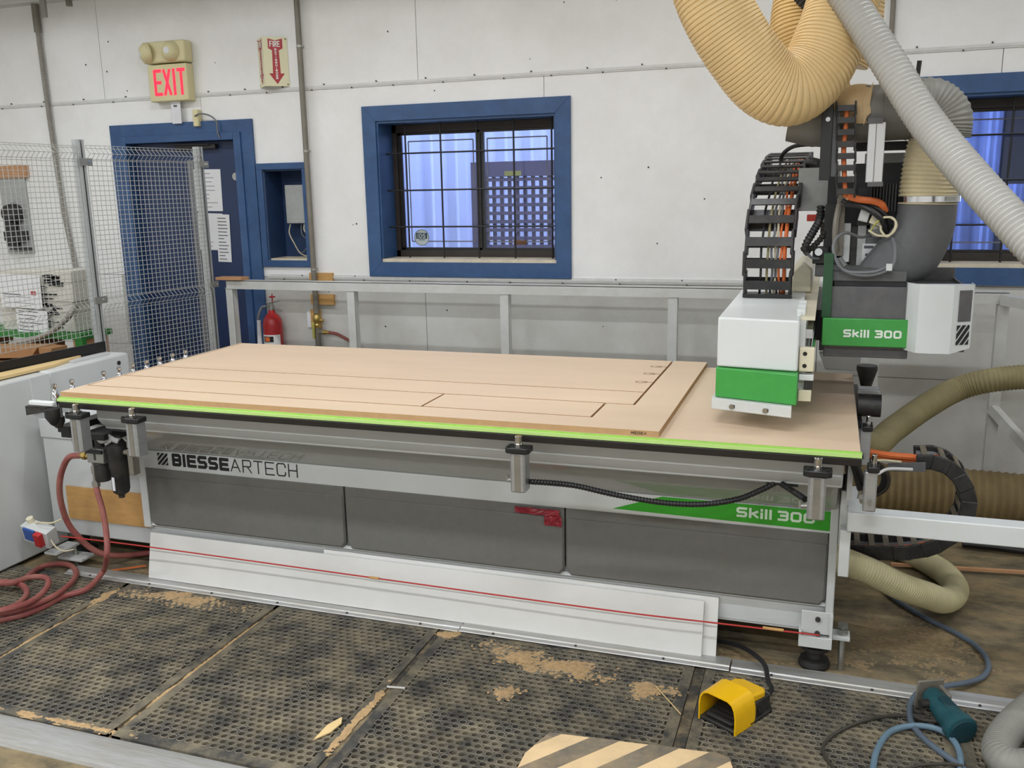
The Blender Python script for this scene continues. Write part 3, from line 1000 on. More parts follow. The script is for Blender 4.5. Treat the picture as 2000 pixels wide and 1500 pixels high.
f2 = thing('wire_mesh_fence', 'wire mesh fence panel in front of the blue door', 'fence', (-.95, 1.75, 0))
fence_post(f2, PB[0], PB[1], 2.01)
fence_post(f2, PA[0], PA[1], 2.02)
m = MB()
mesh_panel(m, (PA[0] + .015, PA[1] + .04, 0), (PB[0] + .03, PB[1] - .03, 0), .12, 1.99, crimps=(1.965, 1.12))
m.build('wire_mesh', 'wire_white', f2, kind='stuff', recalc=False)
f1 = thing('wire_mesh_fence', 'wire mesh fence panel at far left in front of the papered cartons', 'fence', (-1.0, .6, 0))
m = MB()
mesh_panel(m, (PA[0] + .01, -.35, 0), (PA[0] + .01, PA[1] - .03, 0), .94, 1.985, crimps=(1.965, 1.12))
m.build('wire_mesh', 'wire_white', f1, kind='stuff', recalc=False)
fence_post(f1, -1.0, -.37, 2.02, .879)

# ================================================================== FLOOR MATS
def perforated(w, l, top=.012, p=.0312, r=.0109):
    """one rubber mat: staggered round holes with raised rims, plain border"""
    vs, fs = [], []
    row = p * math.sqrt(3) / 2
    brd = .03
    ny = int((l - 2 * brd) / row)
    nx = int((w - 2 * brd) / p)
    hexr = p / math.sqrt(3)
    S = 12
    prof = [(r * 1.26, top), (r * 1.13, top + .0018), (r * .98, top - .0004), (r * .92, .0012)]
    cs = [(math.cos(2 * math.pi * k / S + math.pi / 6), math.sin(2 * math.pi * k / S + math.pi / 6)) for k in range(S)]
    oy = (l - (ny - 1) * row) / 2
    ox = (w - (nx - .5) * p) / 2
    for j in range(ny):
        for i in range(nx):
            cx = ox + i * p + (p / 2 if j % 2 else 0)
            cy = oy + j * row
            b = len(vs)
            for k in range(S):
                hr = hexr if k % 2 == 0 else p / 2
                vs.append((cx + cs[k][0] * hr, cy + cs[k][1] * hr, top))
            for pr, pz in prof:
                for k in range(S):
                    vs.append((cx + cs[k][0] * pr, cy + cs[k][1] * pr, pz))
            for q in range(4):
                for k in range(S):
                    k2 = (k + 1) % S
                    fs.append((b + q * S + k, b + q * S + k2, b + (q + 1) * S + k2, b + (q + 1) * S + k))
    m = MB()
    m.v, m.f, m.mi = vs, fs, [0] * len(fs)
    m.box(0, w, 0, oy - row * .25, .001, top - .0003).box(0, w, l - oy + row * .25, l, .001, top - .0003)
    m.box(0, ox - p * .2, 0, l, .001, top - .0006).box(w - ox + p * .2, w, 0, l, .001, top - .0006)
    return m
MY0, MY1 = -.79, .205
mats = [(-.70, .055, 'far left mat under the coiled red hose'), (.073, .832, 'second mat from the left of the walkway'),
        (.850, 1.573, 'third mat from the left, with the pale wood sliver'), (1.597, 2.575, 'wide mat below the long leaning white boards'),
        (2.615, 3.40, 'mat under the yellow foot pedal'), (3.415, 4.20, 'rightmost mat under the bent grey hose')]
for a, b, lab in mats:
    t = perforated(b - a, MY1 - MY0)
    t.v = [(x + a, y + MY0, z) for x, y, z in t.v]
    o = t.build('rubber_mat', 'mat_rubber', smooth=0, recalc=False, label='black perforated rubber ' + lab, cat='floor mat', group='perforated rubber mats on the walkway')

def seam(a, b, y0, y1, label):
    MB().box(a, b, y0, y1, .001, .0075).build('mat_joint', 'rubber_edge', label=label, cat='joint strip')
seam(2.578, 2.612, MY0, MY1, 'flat dark rubber joint strip left of the yellow pedal')
seam(1.576, 1.594, MY0, MY1, 'narrow dark joint strip with a white stick across it')

def edge_profile(y, flip=1, h=.016):
    # cross-section (y, z) of the aluminium edge trim
    return [(y, 0), (y + .002, .003), (y + .020, .0045), (y + .024, .0085), (y + .040, .0085), (y + .044, .0055), (y + .090, .0045), (y + .092, 0)]
def strip(x0, x1, y, label, flip=1, z=0.0, sk=0.0):
    z += .0142
    s = MB()
    pr = edge_profile(y, flip)
    s.prism([(x0, p[0], p[1] + z) for p in pr], (x1 - x0, sk, 0))
    t = thing('floor_edge_trim', label, 'floor trim', ((x0 + x1) / 2, y, 0), 'aluminium edge trims along the mats')
    s.build('profile', 'alu_strip', t, smooth=20)
    x = x0 + .14
    while x < x1 - .05:
        MB().cyl((x, y + .012, z + .003), (x, y + .012, z + .0075), .005, seg=8).build('screw', 'screw_dark', t)
        x += .33
strip(-.30, 1.655, .182, 'aluminium floor trim behind the mats, left length')
strip(1.66, 2.695, .180, 'aluminium floor trim length below the right end of the white boards', z=.004)
strip(2.70, 4.3, .182, 'aluminium floor trim length beside the machine foot and teal trimmer')
MB().prism([(-.9, -.93, 0), (-.9, -.925, .010), (-.9, -.83, .012), (-.9, -.795, .006), (-.9, -.795, 0)], (2.9, 0, 0)).build(
    'floor_edge_trim', 'alu_strip', label='wide aluminium floor trim along the near edge of the mats', cat='floor trim', smooth=20)

# sawdust lying in drifts (irregular height fields)
def drift(name, cx, cy, rx, ry, base, amp, seed, mat, rot=0.0, res=.004, thr=.42):
    m = MB()
    nx, ny = int(2 * rx / res), int(2 * ry / res)
    idx = {}
    def H(u, v):
        d = math.sqrt(u * u + v * v)
        n = mnoise.fractal(Vector((u * rx * 13 + seed * 7.1, v * ry * 13, seed)), 1.0, 2.0, 5)
        n2 = mnoise.noise(Vector((u * rx * 75, v * ry * 75, seed + 3))) + .7 * mnoise.noise(Vector((u * rx * 190, v * ry * 190, seed + 5)))
        return (1 - d) * 1.1 + n * .7 + n2 * .42 - thr
    hs = {}
    for j in range(ny + 1):
        for i in range(nx + 1):
            u, v = 2 * i / nx - 1, 2 * j / ny - 1
            hs[i, j] = H(u, v)
    def vid(i, j):
        if (i, j) not in idx:
            u, v = (2 * i / nx - 1) * rx, (2 * j / ny - 1) * ry
            x = cx + u * math.cos(rot) - v * math.sin(rot)
            y = cy + u * math.sin(rot) + v * math.cos(rot)
            idx[i, j] = len(m.v)
            m.v.append((x, y, base + max(-.004, min(amp, hs[i, j] * amp * 1.5))))
        return idx[i, j]
    for j in range(ny):
        for i in range(nx):
            c = [(i, j), (i + 1, j), (i + 1, j + 1), (i, j + 1)]
            if max(hs[q] for q in c) > -.05:
                m.f.append([vid(*q) for q in c])
                m.mi.append(0)
    if m.f:
        return m.build(name, mat, kind='stuff', recalc=False)

D = 'loose tan sawdust '
def dr(label, *a, **k):
    o = drift('sawdust', *a, **k)
    if o: tag(o, D + label, 'sawdust')
dr('streak on the wide mat below the white boards', 2.07, .055, .36, .085, .0118, .004, 1, 'sawdust', rot=-.12)
dr('spot in the middle of the wide mat', 1.98, -.17, .07, .08, .0118, .003, 2, 'sawdust')
dr('patch beside the joint strip right of the wide mat', 2.47, -.02, .12, .07, .0115, .003, 3, 'sawdust')
dr('heap where the second mat joint meets the rear trim', 1.63, .16, .06, .04, .012, .004, 4, 'sawdust')
dr('drift along the rear trim on the second mat', .40, .12, .34, .08, .0112, .003, 5, 'sawdust')
dr('heap on the joint near the red hose', .06, .03, .045, .14, .011, .004, 6, 'sawdust', rot=.1)
dr('lying along the joint left of the second mat', .065, -.35, .03, .42, .003, .007, 7, 'sawdust', thr=.2)
dr('lying along the joint between second and third mats', .842, -.3, .03, .48, .002, .007, 8, 'sawdust', thr=.2)
dr('thin line beside the joint strip with the white stick', 1.566, -.45, .02, .30, .0115, .002, 9, 'sawdust')
dr('thin line along the near aluminium trim', .6, -.775, .5, .02, .011, .003, 10, 'sawdust')
dr('between the mats and the foot of the machine', 2.72, .33, .22, .07, .0, .003, 12, 'sawdust_floor')
dr('around the levelling foot of the machine', 3.08, .42, .12, .08, .0, .003, 13, 'sawdust_floor')
dr('field on the concrete right of the machine', 3.35, .62, .34, .34, .0, .003, 14, 'sawdust_floor', thr=.6)
dr('beside the red hose under the machine end', .16, .33, .25, .07, .0, .003, 16, 'sawdust_floor')

# small litter on the mats
MB().prism([(1.494, -0.626, 0.015), (1.494, -0.537, 0.014), (1.517, -0.484, 0.014), (1.533, -0.516, 0.014), (1.524, -0.573, 0.014)], (0, 0, .004)).build(
    'wood_sliver', 'wood_chip', label='pale pointed wood sliver lying on the third mat', cat='wood scrap')
MB().bar((1.575, -0.271, 0.018), (1.639, -0.261, 0.018), .004, .005).build('plastic_stick', 'white_stick', label='tiny white plastic stick across the joint strip', cat='stick')
MB().bar((2.464, 0.010, 0.016), (2.574, -0.138, 0.016), .003, .002).build('straw', 'wood_chip', label='thin straw of wood left of the yellow pedal', cat='wood scrap')

# ================================================================== HAZARD STRIPED BOARD
hb = thing('hazard_board', 'tan board with grey hazard stripes lying at the near edge', 'board', (2.4, -.9, .013))
zt = .031
corner = [(2.160, -0.588, 0.031), (2.159, -0.509, 0.031), (2.188, -0.420, 0.031), (2.202, -0.384, 0.031), (2.712, -0.337, 0.031), (2.751, -0.351, 0.031), (2.766, -0.398, 0.031)]
corner = [(x, y, zt) for x, y, z in corner]
poly = [(corner[0][0] - .02, -1.05, zt)] + corner + [(corner[-1][0] + .02, -1.05, zt)]
MB().prism([(x, y, .0145) for x, y, z in poly], (0, 0, zt - .0145)).build('board', 'hazard_tan', hb, bevel=.002)
def clip_poly(pts, keep):
    # Sutherland-Hodgman against lines given as (nx, ny, d): keep nx*x+ny*y<=d
    for nx, ny, d in keep:
        out = []
        for i in range(len(pts)):
            a, b = pts[i - 1], pts[i]
            da, db = nx * a[0] + ny * a[1] - d, nx * b[0] + ny * b[1] - d
            if da <= 0: out.append(a)
            if da * db < 0:
                t = da / (da - db)
                out.append((a[0] + (b[0] - a[0]) * t, a[1] + (b[1] - a[1]) * t, zt))
        pts = out
        if len(pts) < 3: return []
    return pts
sa = Vector((2.384, -0.518, 0.031)) ; sb = Vector((2.532, -0.330, 0.031))
dv = (sb - sa).normalized()
nv = Vector((dv.y, -dv.x))
base_d = nv.x * sa.x + nv.y * sa.y
wst = .066
for k in range(-3, 5):
    d0 = base_d + (2 * k) * wst
    q = clip_poly(poly, [(nv.x, nv.y, d0 + wst), (-nv.x, -nv.y, -d0)])
    if len(q) >= 3:
        MB().prism([(x, y, zt + .0002) for x, y, z in q], (0, 0, .0005)).build('stripe', 'hazard_grey', hb)

# ================================================================== MACHINE BED
mc = thing('cnc_router_bed', 'long grey router machine base with dark panels and lettered stripe', 'machine', (1.5, .8, 0))
BX0, BX1 = .10, 3.035
FY = .30
# upper beam with overhang, glossy sloped recess, stripe and body behind
MB().prism([(BX0, .075, .868), (BX0, .075, .80), (BX0, .095, .775), (BX0, .115, .757), (BX0, .115, .748), (BX0, .40, .748), (BX0, .40, .868)], (BX1 - BX0, 0, 0)).build('upper_beam', 'machine_grey', mc, bevel=.006)
MB().prism([(BX0, .128, .748), (BX0, FY + .004, .606), (BX0, .42, .606), (BX0, .42, .748)], (BX1 - BX0 - .012, 0, 0)).build('recess_face', 'machine_gloss', mc)
stripe_ = MB().box(BX0 + .02, BX1 - .012, FY - .004, FY + .02, .525, .607).build('lettered_stripe', 'machine_light', mc, bevel=.002)
MB().box(BX0, BX1 - .03, FY + .025, 1.18, .15, .745).build('body', 'machine_grey', mc)
# frame around the dark panels
MB().box(BX1 - .028, BX1, FY - .006, 1.18, .15, .868).build('end_plate', 'machine_grey', mc, bevel=.004)
MB().prism([(BX0 + .02, FY + .012, .262), (BX0 + .02, FY + .002, .252), (BX0 + .02, FY + .03, .238), (BX0 + .02, FY + .03, .14), (BX0 + .02, FY + .07, .14), (BX0 + .02, FY + .07, .262)], (BX1 - BX0 - .045, 0, 0)).build('lower_ledge', 'machine_light', mc)
def tray(x0, x1):
    p = MB()
    c = .018
    y = FY - .012
    zs = [.526, .505, .490, .258]
    # profile: top chamfer, bead line, flat, slight lower chamfer ; corners chamfered at the bottom
    out = [(x0, .522), (x0 + .004, .526), (x1 - .004, .526), (x1, .522), (x1, .285), (x1 - c, .258), (x0 + c, .258), (x0, .285)]
    p.prism([(a, FY + .03, z) for a, z in out], (0, -.036, 0))
    o = p.build('front_panel', 'panel_grey', mc, bevel=.003)
    q = MB()
    out2 = [(x0 + .004, .487), (x1 - .004, .487), (x1 - .004, .285), (x1 - c - .002, .262), (x0 + c + .002, .262), (x0 + .004, .285)]
    q.prism([(a, FY - .004, z) for a, z in out2], (0, -.007, 0))
    q.build('panel_face', 'panel_grey', o, bevel=.004)
tray(.128, 1.118)
tray(1.126, 2.060)
tray(2.066, 3.005)
# lettering on the stripe
def lettering_plane(z0):
    return FY - .0046
bl = MB()
zl, hh = .5445, .0585
xL = .275
letters(bl, 'BIESSE', (xL, lettering_plane(0), zl), (1, 0, 0), (0, 0, 1), hh, .0495, .0150, .0062, {'I': .0165})
bl.build('lettering', 'print_black', stripe_)
bt = MB()
letters(bt, 'ARTECH', (xL + .302, lettering_plane(0), zl), (1, 0, 0), (0, 0, 1), hh, .0455, .0056, .0108, {'A': .050})
bt.build('lettering', 'print_black', stripe_)
lg = MB()
sq = .055
ox, oz = .198, .545
yl = FY - .0046
lines = [(0, .30), (.42, .72), (.84, 1.14), (1.26, 1.56), (1.68, 2.0)]
for a, b in lines:
    # diagonal bands u+v' in [a,b], rising to the right
    pts = [(0, 0, 0), (1, 0, 0), (1, 1, 0), (0, 1, 0)]
    def clp(pts, f):
        out = []
        for i in range(len(pts)):
            p, q = pts[i - 1], pts[i]
            fp, fq = f(p), f(q)
            if fp <= 0: out.append(p)
            if fp * fq < 0:
                t = fp / (fp - fq)
                out.append((p[0] + (q[0] - p[0]) * t, p[1] + (q[1] - p[1]) * t, 0))
        return out
    pts = clp(pts, lambda p: (p[1] + (1 - p[0])) - b)
    pts = clp(pts, lambda p: a - (p[1] + (1 - p[0])))
    if len(pts) > 2:
        lg.poly([(ox + p[0] * sq, yl, oz + p[1] * sq) for p in pts])
lg.build('logo', 'print_black', stripe_, smooth=0)
# green wedge sticker
gs = MB().poly([(2.245, FY - .0045, .542), (2.43, FY - .0045, .6055), (3.012, FY - .0045, .6055), (3.012, FY - .0045, .534)]).build('green_sticker', 'green_sticker', stripe_, smooth=0)
sk = MB()
letters(sk, 'Skill 300', (2.693, FY - .0052, .556), (1, 0, 0), (0, 0, 1), .037, .0375, .0086, .0058, {'i': .0092, 'l': .0092, ' ': .013, 'k': .033})
sk.build('lettering', 'sticker_text', gs if False else stripe_)
# left end section
ls = MB().box(-.515, BX0 + .02, .36, 1.15, .13, .69).build('end_section', 'machine_grey', mc, bevel=.006)
MB().box(-.517, BX0 - .02, .352, .358, .605, .695).build('section_cover', 'machine_grey', ls, bevel=.004)
MB().box(-.40, BX0 - .035, .348, .358, .215, .375).build('insert_board', 'ply', ls)
MB().box(BX0 - .02, BX0 + .02, .30, .42, .24, .62).build('corner_strip', 'machine_light', mc, bevel=.003)
MB().box(-.20, .16, .30, .34, .705, .722).build('air_bracket', 'black_metal', mc)
# levelling foot at right front
ft = MB()
fx0 = 2.985
ft.box(fx0 - .055, fx0 + .045,   .2885, .2935, .15, .235).box(fx0 - .062, fx0 + .05, .27, .42, .125, .140).box(fx0 + .040, fx0 + .05, .27, .42, .125, .235)
ft.box(fx0 - .062, fx0 + .05, .262, .270, .108, .150)
ft.box(fx0 - .062, fx0 - .052, .27, .42, .125, .165).box(fx0 + .05, fx0 + .11, .31, .37, .125, .14)
foot = ft.build('foot_bracket', 'machine_light', mc, bevel=.003)
MB().lathe([(0, 0), (.052, 0), (.056, .012), (.05, .03), (.03, .036), (.028, .06), (.05, .07), (.05, .085), (.02, .09), (.02, .13), (0, .13)], (fx0 - .005, .345, 0), (0, 0, 1), 24).build('rubber_foot', 'rubber_black', foot)
MB().cyl((fx0 + .085, .34, .0), (fx0 + .085, .34, .175), .011, seg=12).lathe([(0, 0), (.021, 0), (.021, .018), (0, .018)], (fx0 + .085, .34, .142), (0, 0, 1), 6).lathe([(0, 0), (.019, 0), (.019, .012), (0, .012)], (fx0 + .085, .34, .165), (0, 0, 1), 6).build('levelling_bolt', 'zinc', foot)
for z in (.208, .155):
    MB().cyl((fx0 + .0, .280, z), (fx0 + .0, .289, z), .009, seg=12).build('bolt', 'screw_dark', foot)
# second foot further back and left foot
for (x, y) in ((3.0, 1.05), (-.42, .45), (1.5, .75), (.2, .95)):
    MB().lathe([(0, 0), (.05, 0), (.05, .03), (.02, .035), (.02, .15), (0, .15)], (x, y, 0), (0, 0, 1), 16).build('rubber_foot', 'rubber_black', mc)
MB().box(2.99, 3.10, 1.0, 1.10, .14, .155).build('foot_bracket', 'machine_light', mc)
# table slab
MB().box(.012, 3.082, -.028, 1.262, .868, .8915).build('table_slab', 'phenolic', mc, bevel=.002)
MB().box(3.05, 3.066, .15, 1.2, .70, .867).build('side_rail', 'machine_grey', mc)

# stop cylinders along the front and right edges
def stop_proto(x, y, label, h=.168):
    s = thing('stop_cylinder', label, 'stop cylinder', (x, y, .872), 'pneumatic stop cylinders on the table edge', local=True)
    b = MB().prism([(a, c, -.030) for a, c in ((-.026, -.024), (-.020, -.030), (.020, -.030), (.026, -.024), (.026, .024), (.020, .03), (-.020, .03), (-.026, .024))], (0, 0, -(h - .030)))
    bo = b.build('barrel', 'alu', s, bevel=.004)
    MB().box(-.010, .010, -.0315, -.0295, -h + .004, -.035).build('groove', 'pipe_grey', bo)
    MB().prism([(a, c, -.030) for a, c in ((-.042, -.030), (-.032, -.038), (.032, -.038), (.042, -.030), (.042, .018), (-.042, .018))], (0, 0, .020)).build('mount_plate', 'black_metal', s, bevel=.003)
    for sx in (-.030, .030):
        MB().cyl((sx, -.031, -.010), (sx, -.031, -.004), .006, seg=8).build('screw', 'black_metal', s)
    MB().lathe([(0, -.01), (.014, -.01), (.014, .0), (.0125, .002), (.0125, .024), (.010, .027), (0, .027)], (0, -.012, 0), (0, 0, 1), 16).build('pin', 'chrome', s)
    MB().cyl((-.026, 0, -h + .035), (-.046, 0, -h + .033), .008, .006, 10).cyl((-.046, 0, -h + .028), (-.046, 0, -h + .05), .006, seg=8).build('air_fitting', 'zinc', s)
    return s
s0 = stop_proto(.135, -.052, 'leftmost aluminium stop cylinder near the table corner')
copy_tree(s0, (.412, -.052, .872), 'stop cylinder between the air filter and the lettering')
copy_tree(s0, (2.005, -.052, .872), 'stop cylinder in the middle of the table front')
copy_tree(s0, (2.958, -.052, .872), 'stop cylinder in front of the green sticker end')
for y, lab in ((.02, 'stop cylinder on the right table edge, nearest the camera'), (.52, 'stop cylinder in the middle of the right table edge'), (.93, 'stop cylinder at the back of the right table edge')):
    c = copy_tree(s0, (3.112, y, .872), lab)
    c.rotation_euler = (0, 0, math.pi / 2)
    c.scale = (.68, .62, .92)
ck = thing('edge_clamp', 'black clamp with aluminium block on the right table edge', 'clamp', (3.13, 1.0, .87))
MB().lathe([(0, 0), (.022, 0), (.03, .03), (.042, .07), (.040, .085), (0, .085)], (3.13, 1.10, .885), (0, 0, 1), 18).build('clamp_cup', 'black_plastic', ck)
MB().box(3.09, 3.17, .83, .90, .86, .925).build('clamp_block', 'alu', ck, bevel=.003)
MB().cyl((3.085, .65, .905), (3.165, .65, .905), .042, seg=20).build('clamp_roller', 'black_plastic', ck)
MB().box(3.085, 3.10, .55, 1.2, .84, .868).build('clamp_bar', 'black_metal', ck)

# spoilboard and routed panel
sp = thing('spoilboard', 'bare tan spoilboard with lime edge under the routed sheet', 'board', (1.55, .6, .892))
MB().box(.004, 3.078, -.004, 1.22, .8925, .9090).build('board', 'spoilboard', sp)
MB().box(.0, 3.082, -.022, -.0045, .8925, .9035).build('lime_edge', 'lime', sp)
MB().box(.0, 3.082, -.012, -.0045, .9037, .9085).build('lime_edge', 'lime_dark', sp)

ms = thing('mdf_sheet', 'tan fibreboard sheet with routed cut lines on the table', 'board', (1.23, .62, .909))
TZ0, TZ1 = .9094, .9285
K = .0045
def piece(x0, x1, y0, y1, name='cut_panel'):
    m = MB()
    m.cur = 0
    m.box(x0 + K, x1 - K, y0 + K, y1 - K, TZ0, TZ1)
    m.mi = [1, 0, 1, 1, 1, 1]
    return m.build(name, ['mdf', 'mdf_edge'], ms)
piece(.012, 2.312, .566, 1.2405)
piece(.012, 2.312, .351, .566)
piece(.012, 1.562, .134, .351)
piece(1.562, 2.206, .134, .351)
rm = MB()
def rbox(x0, x1, y0, y1):
    rm.box(x0, x1, y0, y1, TZ0, TZ1)
    rm.mi[-6:] = [1, 0, 1, 1, 1, 1]
rbox(0, 2.465, 0, .134 - K)
rbox(2.206 + K, 2.465, .134 - K, .351 - K)
rbox(2.312 + K, 2.465, .351 - K, 1.2411)
rbox(0, .010, .134 - K, 1.2411)
rm.build('offcut_frame', ['mdf', 'mdf_edge'], ms)
kg = MB()
for y in (1.086, .923, .750):
    kg.box(2.262, 2.312, y - .0035, y + .0035, TZ1 + .0001, TZ1 + .0004)
    n = 20
    pts = []
    for i in range(n):
        a = 2 * math.pi * i / n
        pts.append((2.262 + .026 * math.cos(a), y + .020 * math.sin(a), TZ1 + .0003))
    for i in range(n):
        if 1 < i < n - 1 or True:
            a, b = Vector(pts[i]), Vector(pts[(i + 1) % n])
            c = Vector((2.262, y, TZ1 + .0003))
            kg.quad(a, b, b.lerp(c, .28), a.lerp(c, .28))
kg.build('keyhole_slot', 'mdf_groove', ms, smooth=0)
md = MB()
letters(md, 'MEDEX', (2.373, -.0006, .9145), (1, 0, 0), (0, 0, 1), .0095, .0085, .0017, .0022)
md.build('lettering', 'print_black', ms)

# red film stuck on the middle dark panel
rf = thing('red_film', 'torn red plastic film hanging over the dark panel joint', 'film', (2.0, FY - .02, .49))
rng = random.Random(4)
for x0, x1, z0, z1 in ((1.868, 2.045, .494, .520), (1.985, 2.054, .455, .494)):
    m = MB()
    nx, nz_ = 14, 5
    vs = []
    for j in range(nz_ + 1):
        for i in range(nx + 1):
            vs.append((x0 + (x1 - x0) * i / nx, FY - .018 - rng.uniform(0, .005), z0 + (z1 - z0) * j / nz_))
    m.add(vs, [(j * (nx + 1) + i, j * (nx + 1) + i + 1, (j + 1) * (nx + 1) + i + 1, (j + 1) * (nx + 1) + i) for j in range(nz_) for i in range(nx)])
    m.build('film_strip', 'red_film', rf, smooth=0)

# corrugated black cable between the two front cylinders
bc = thing('corrugated_cable', 'black corrugated cable hanging between two front stop cylinders', 'cable', (2.4, .02, .7))
MB().corrugated([(2.035, -.045, .735), (2.11, .0, .722), (2.187, 0.030, 0.708), (2.308, 0.050, 0.683), (2.462, 0.070, 0.663), (2.597, 0.080, 0.666), (2.711, 0.100, 0.688), (2.791, 0.110, 0.727), (2.826, 0.120, 0.747)], .0105, .011, .0025, 10, sub=3).build('cable_sleeve', 'black_cable', bc)
MB().corrugated([(2.851, 0.110, 0.749), (2.888, 0.060, 0.744), (2.925, -.01, .745)], .0105, .011, .0025, 10, sub=3).build('cable_sleeve', 'black_cable', bc)
MB().box(*[v for v in (2.80, 2.90, .115, .145, .742, .750)]).build('cable_clip', 'black_metal', bc)

# ================================================================== LEANING WHITE BOARDS
def leaning(x0, x1, y0, z0, y1, z1, t, label):
    a = Vector((0, y1 - y0, z1 - z0))
    n = Vector((0, a.z, -a.y)).normalized()
    m = MB()
    m.prism([(x0, y0, z0), (x0, y1, z1), (x0, y1 + n.y * t, z1 + n.z * t), (x0, y0 + n.y * t, z0 + n.z * t)], (x1 - x0, 0, 0))
    return m.build('white_board', 'melamine', label=label, cat='board', bevel=.001, group='white boards leaning on the machine base')
leaning(.122, 2.590, .246, .021, .288, .222, .012, 'front white board leaning along the foot of the machine')
leaning(1.0, 2.640, .262, .0195, .310, .233, .012, 'back white board, its right end showing behind the front one')

# pull cord along the front
pc = thing('pull_cord', 'taut red safety pull cord in front of the white boards', 'cord', (1.5, .2, .15))
MB().tube(cr([(-0.290, 0.180, 0.200), (0.183, 0.215, 0.186), (1.276, 0.225, 0.174), (2.232, 0.225, 0.168), (2.643, 0.230, 0.171), (2.992, 0.262, 0.160)], 10), .0032, 8).build('cord', 'red_cord', pc)
MB().cyl((1.259, 0.222, 0.176), (1.301, 0.222, 0.176), .0055, seg=8).build('tape_wrap', 'ply', pc)
MB().cyl((2.802, 0.240, 0.172), (2.872, 0.250, 0.167), .0055, seg=8).build('tape_wrap', 'ply', pc)

# pull cord switch at left
sw = thing('cord_switch', 'small safety switch with blue label at left end of red cord', 'switch', (-.35, .2, .1))
sw_c = Vector((-0.410, 0.180, 0.199))
U_ = Vector((.97, 0, -.17)).normalized()
V_ = Vector((.17, -.3, .94)).normalized()
W_ = U_.cross(V_)
MB().obox(sw_c, U_, W_, V_, .075, .03, .045).build('switch_plate', 'machine_light', sw, bevel=.003)
MB().obox(sw_c + Vector((-.02, -.035, .005)), U_, W_, V_, .032, .006, .032).build('label_panel', 'blue_label', sw)
MB().obox(sw_c + Vector((.035, -.04, -.01)), U_, W_, V_, .018, .015, .035).build('red_lever', 'red_paint', sw, bevel=.003)
MB().cyl(sw_c + Vector((-.04, 0, .05)), sw_c + Vector((-.04, -.01, .075)), .016, seg=12).build('knob', 'cream_plastic', sw)
MB().box(sw_c.x - .01, sw_c.x + .13, .27, .355, .035, .05).build('base_plate', 'machine_light', sw, bevel=.003)
MB().cyl((sw_c.x + .06, .31, 0), (sw_c.x + .06, .31, .10), .010, seg=10).build('base_bolt', 'zinc', sw)
MB().box(sw_c.x - .0, sw_c.x + .07, .19, .33, .095, .105).build('bracket', 'machine_light', sw)
MB().tube(cr([sw_c + Vector((-.02, 0, .05)), sw_c + Vector((.03, -.01, .06)), sw_c + Vector((.08, 0, .06)), sw_c + Vector((.12, .02, .075))]), .004, 8).build('wire', 'cream_cable', sw)
MB().tube(cr([sw_c + Vector((.05, 0, .0)), sw_c + Vector((.10, -.02, -.04)), sw_c + Vector((.15, -.02, -.06)), sw_c + Vector((.19, .0, -.055))]), .003, 8).build('wire', 'cream_cable', sw)

# ================================================================== CEILING LAMPS (above the frame)
def ceiling_lamp(x, y, label):
    t = thing('ceiling_lamp', label, 'lamp', (x, y, LAMP_Z), 'fluorescent ceiling lamps')
    skirt = -.001 if y > 0 else .01      # deeper lip on the wall row, shaped to shade the wall top
    h = MB()
    h.box(x - .62, x + .62, y - .11, y + .11, LAMP_Z + .07, LAMP_Z + .09)
    h.box(x - .62, x + .62, y - .12, y - .11, LAMP_Z + .01, LAMP_Z + .09).box(x - .62, x + .62, y + .11, y + .12, LAMP_Z + skirt, LAMP_Z + .09)
    h.build('housing', 'lamp_housing', t)
    for d in (-.05, .05):
        MB().cyl((x - .6, y + d, LAMP_Z + .045), (x + .6, y + d, LAMP_Z + .045), .013, seg=10).build('tube', 'lamp_tube', t)
    for d in (-.5, .5):
        MB().cyl((x + d, y, LAMP_Z + .09), (x + d, y, ZC), .004, seg=6).build('hanger', 'zinc', t)
    ld = bpy.data.lights.new('tube_light', 'AREA')
    ld.shape = 'RECTANGLE'
    ld.size, ld.size_y = 1.2, (.05 if y > 0 else .16)
    ld.energy = LAMP_POWER * LAMP_GAIN[y]
    ld.color = LAMP_COLOR
    lo = bpy.data.objects.new('tube_light', ld)
    link(lo)
    lo.parent = t
    lo.location = (0, 0, .028)
for x, y, where in LAMPS:
    ceiling_lamp(x, y, 'white fluorescent ceiling lamp ' + where)

# ================================================================== LEFT CABINETS
cb1 = thing('control_cabinet', 'pale grey control cabinet at the far left beside the table', 'cabinet', (-1.1, -.3, 0))
MB().box(-1.7, -.59, -1.5, .515, .02, .878).build('cabinet_body', 'machine_light', cb1, bevel=.008)
MB().box(-1.68, -.62, -1.48, .50, 0, .02).build('plinth', 'black_metal', cb1)
MB().box(-.592, -.586, .40, .513, .70, .876).build('corner_flap', 'machine_light', cb1, bevel=.001)
cb2 = thing('side_cabinet', 'low pale grey cabinet behind the table pins by the fence', 'cabinet', (-.9, .8, 0))
MB().box(-.93, -.60, .525, 1.07, .02, .882).build('cabinet_body', 'machine_light', cb2, bevel=.01)
MB().cyl((-.602, .99, .84), (-.595, .99, .84), .011, seg=12).build('hole_plug', 'black_metal', cb2)
MB().box(-.90, -.63, .55, 1.05, 0, .02).build('plinth', 'black_metal', cb2)
br = thing('angle_bar', 'black steel angle bar lying along the cabinet tops', 'bar', (-.8, .4, .9))
MB().bar((-.86, -.75, .915), (-.735, 1.05, .915), .012, .055).bar((-.875, -.75, .89), (-.75, 1.05, .89), .04, .008).build('bar', 'black_metal', br)
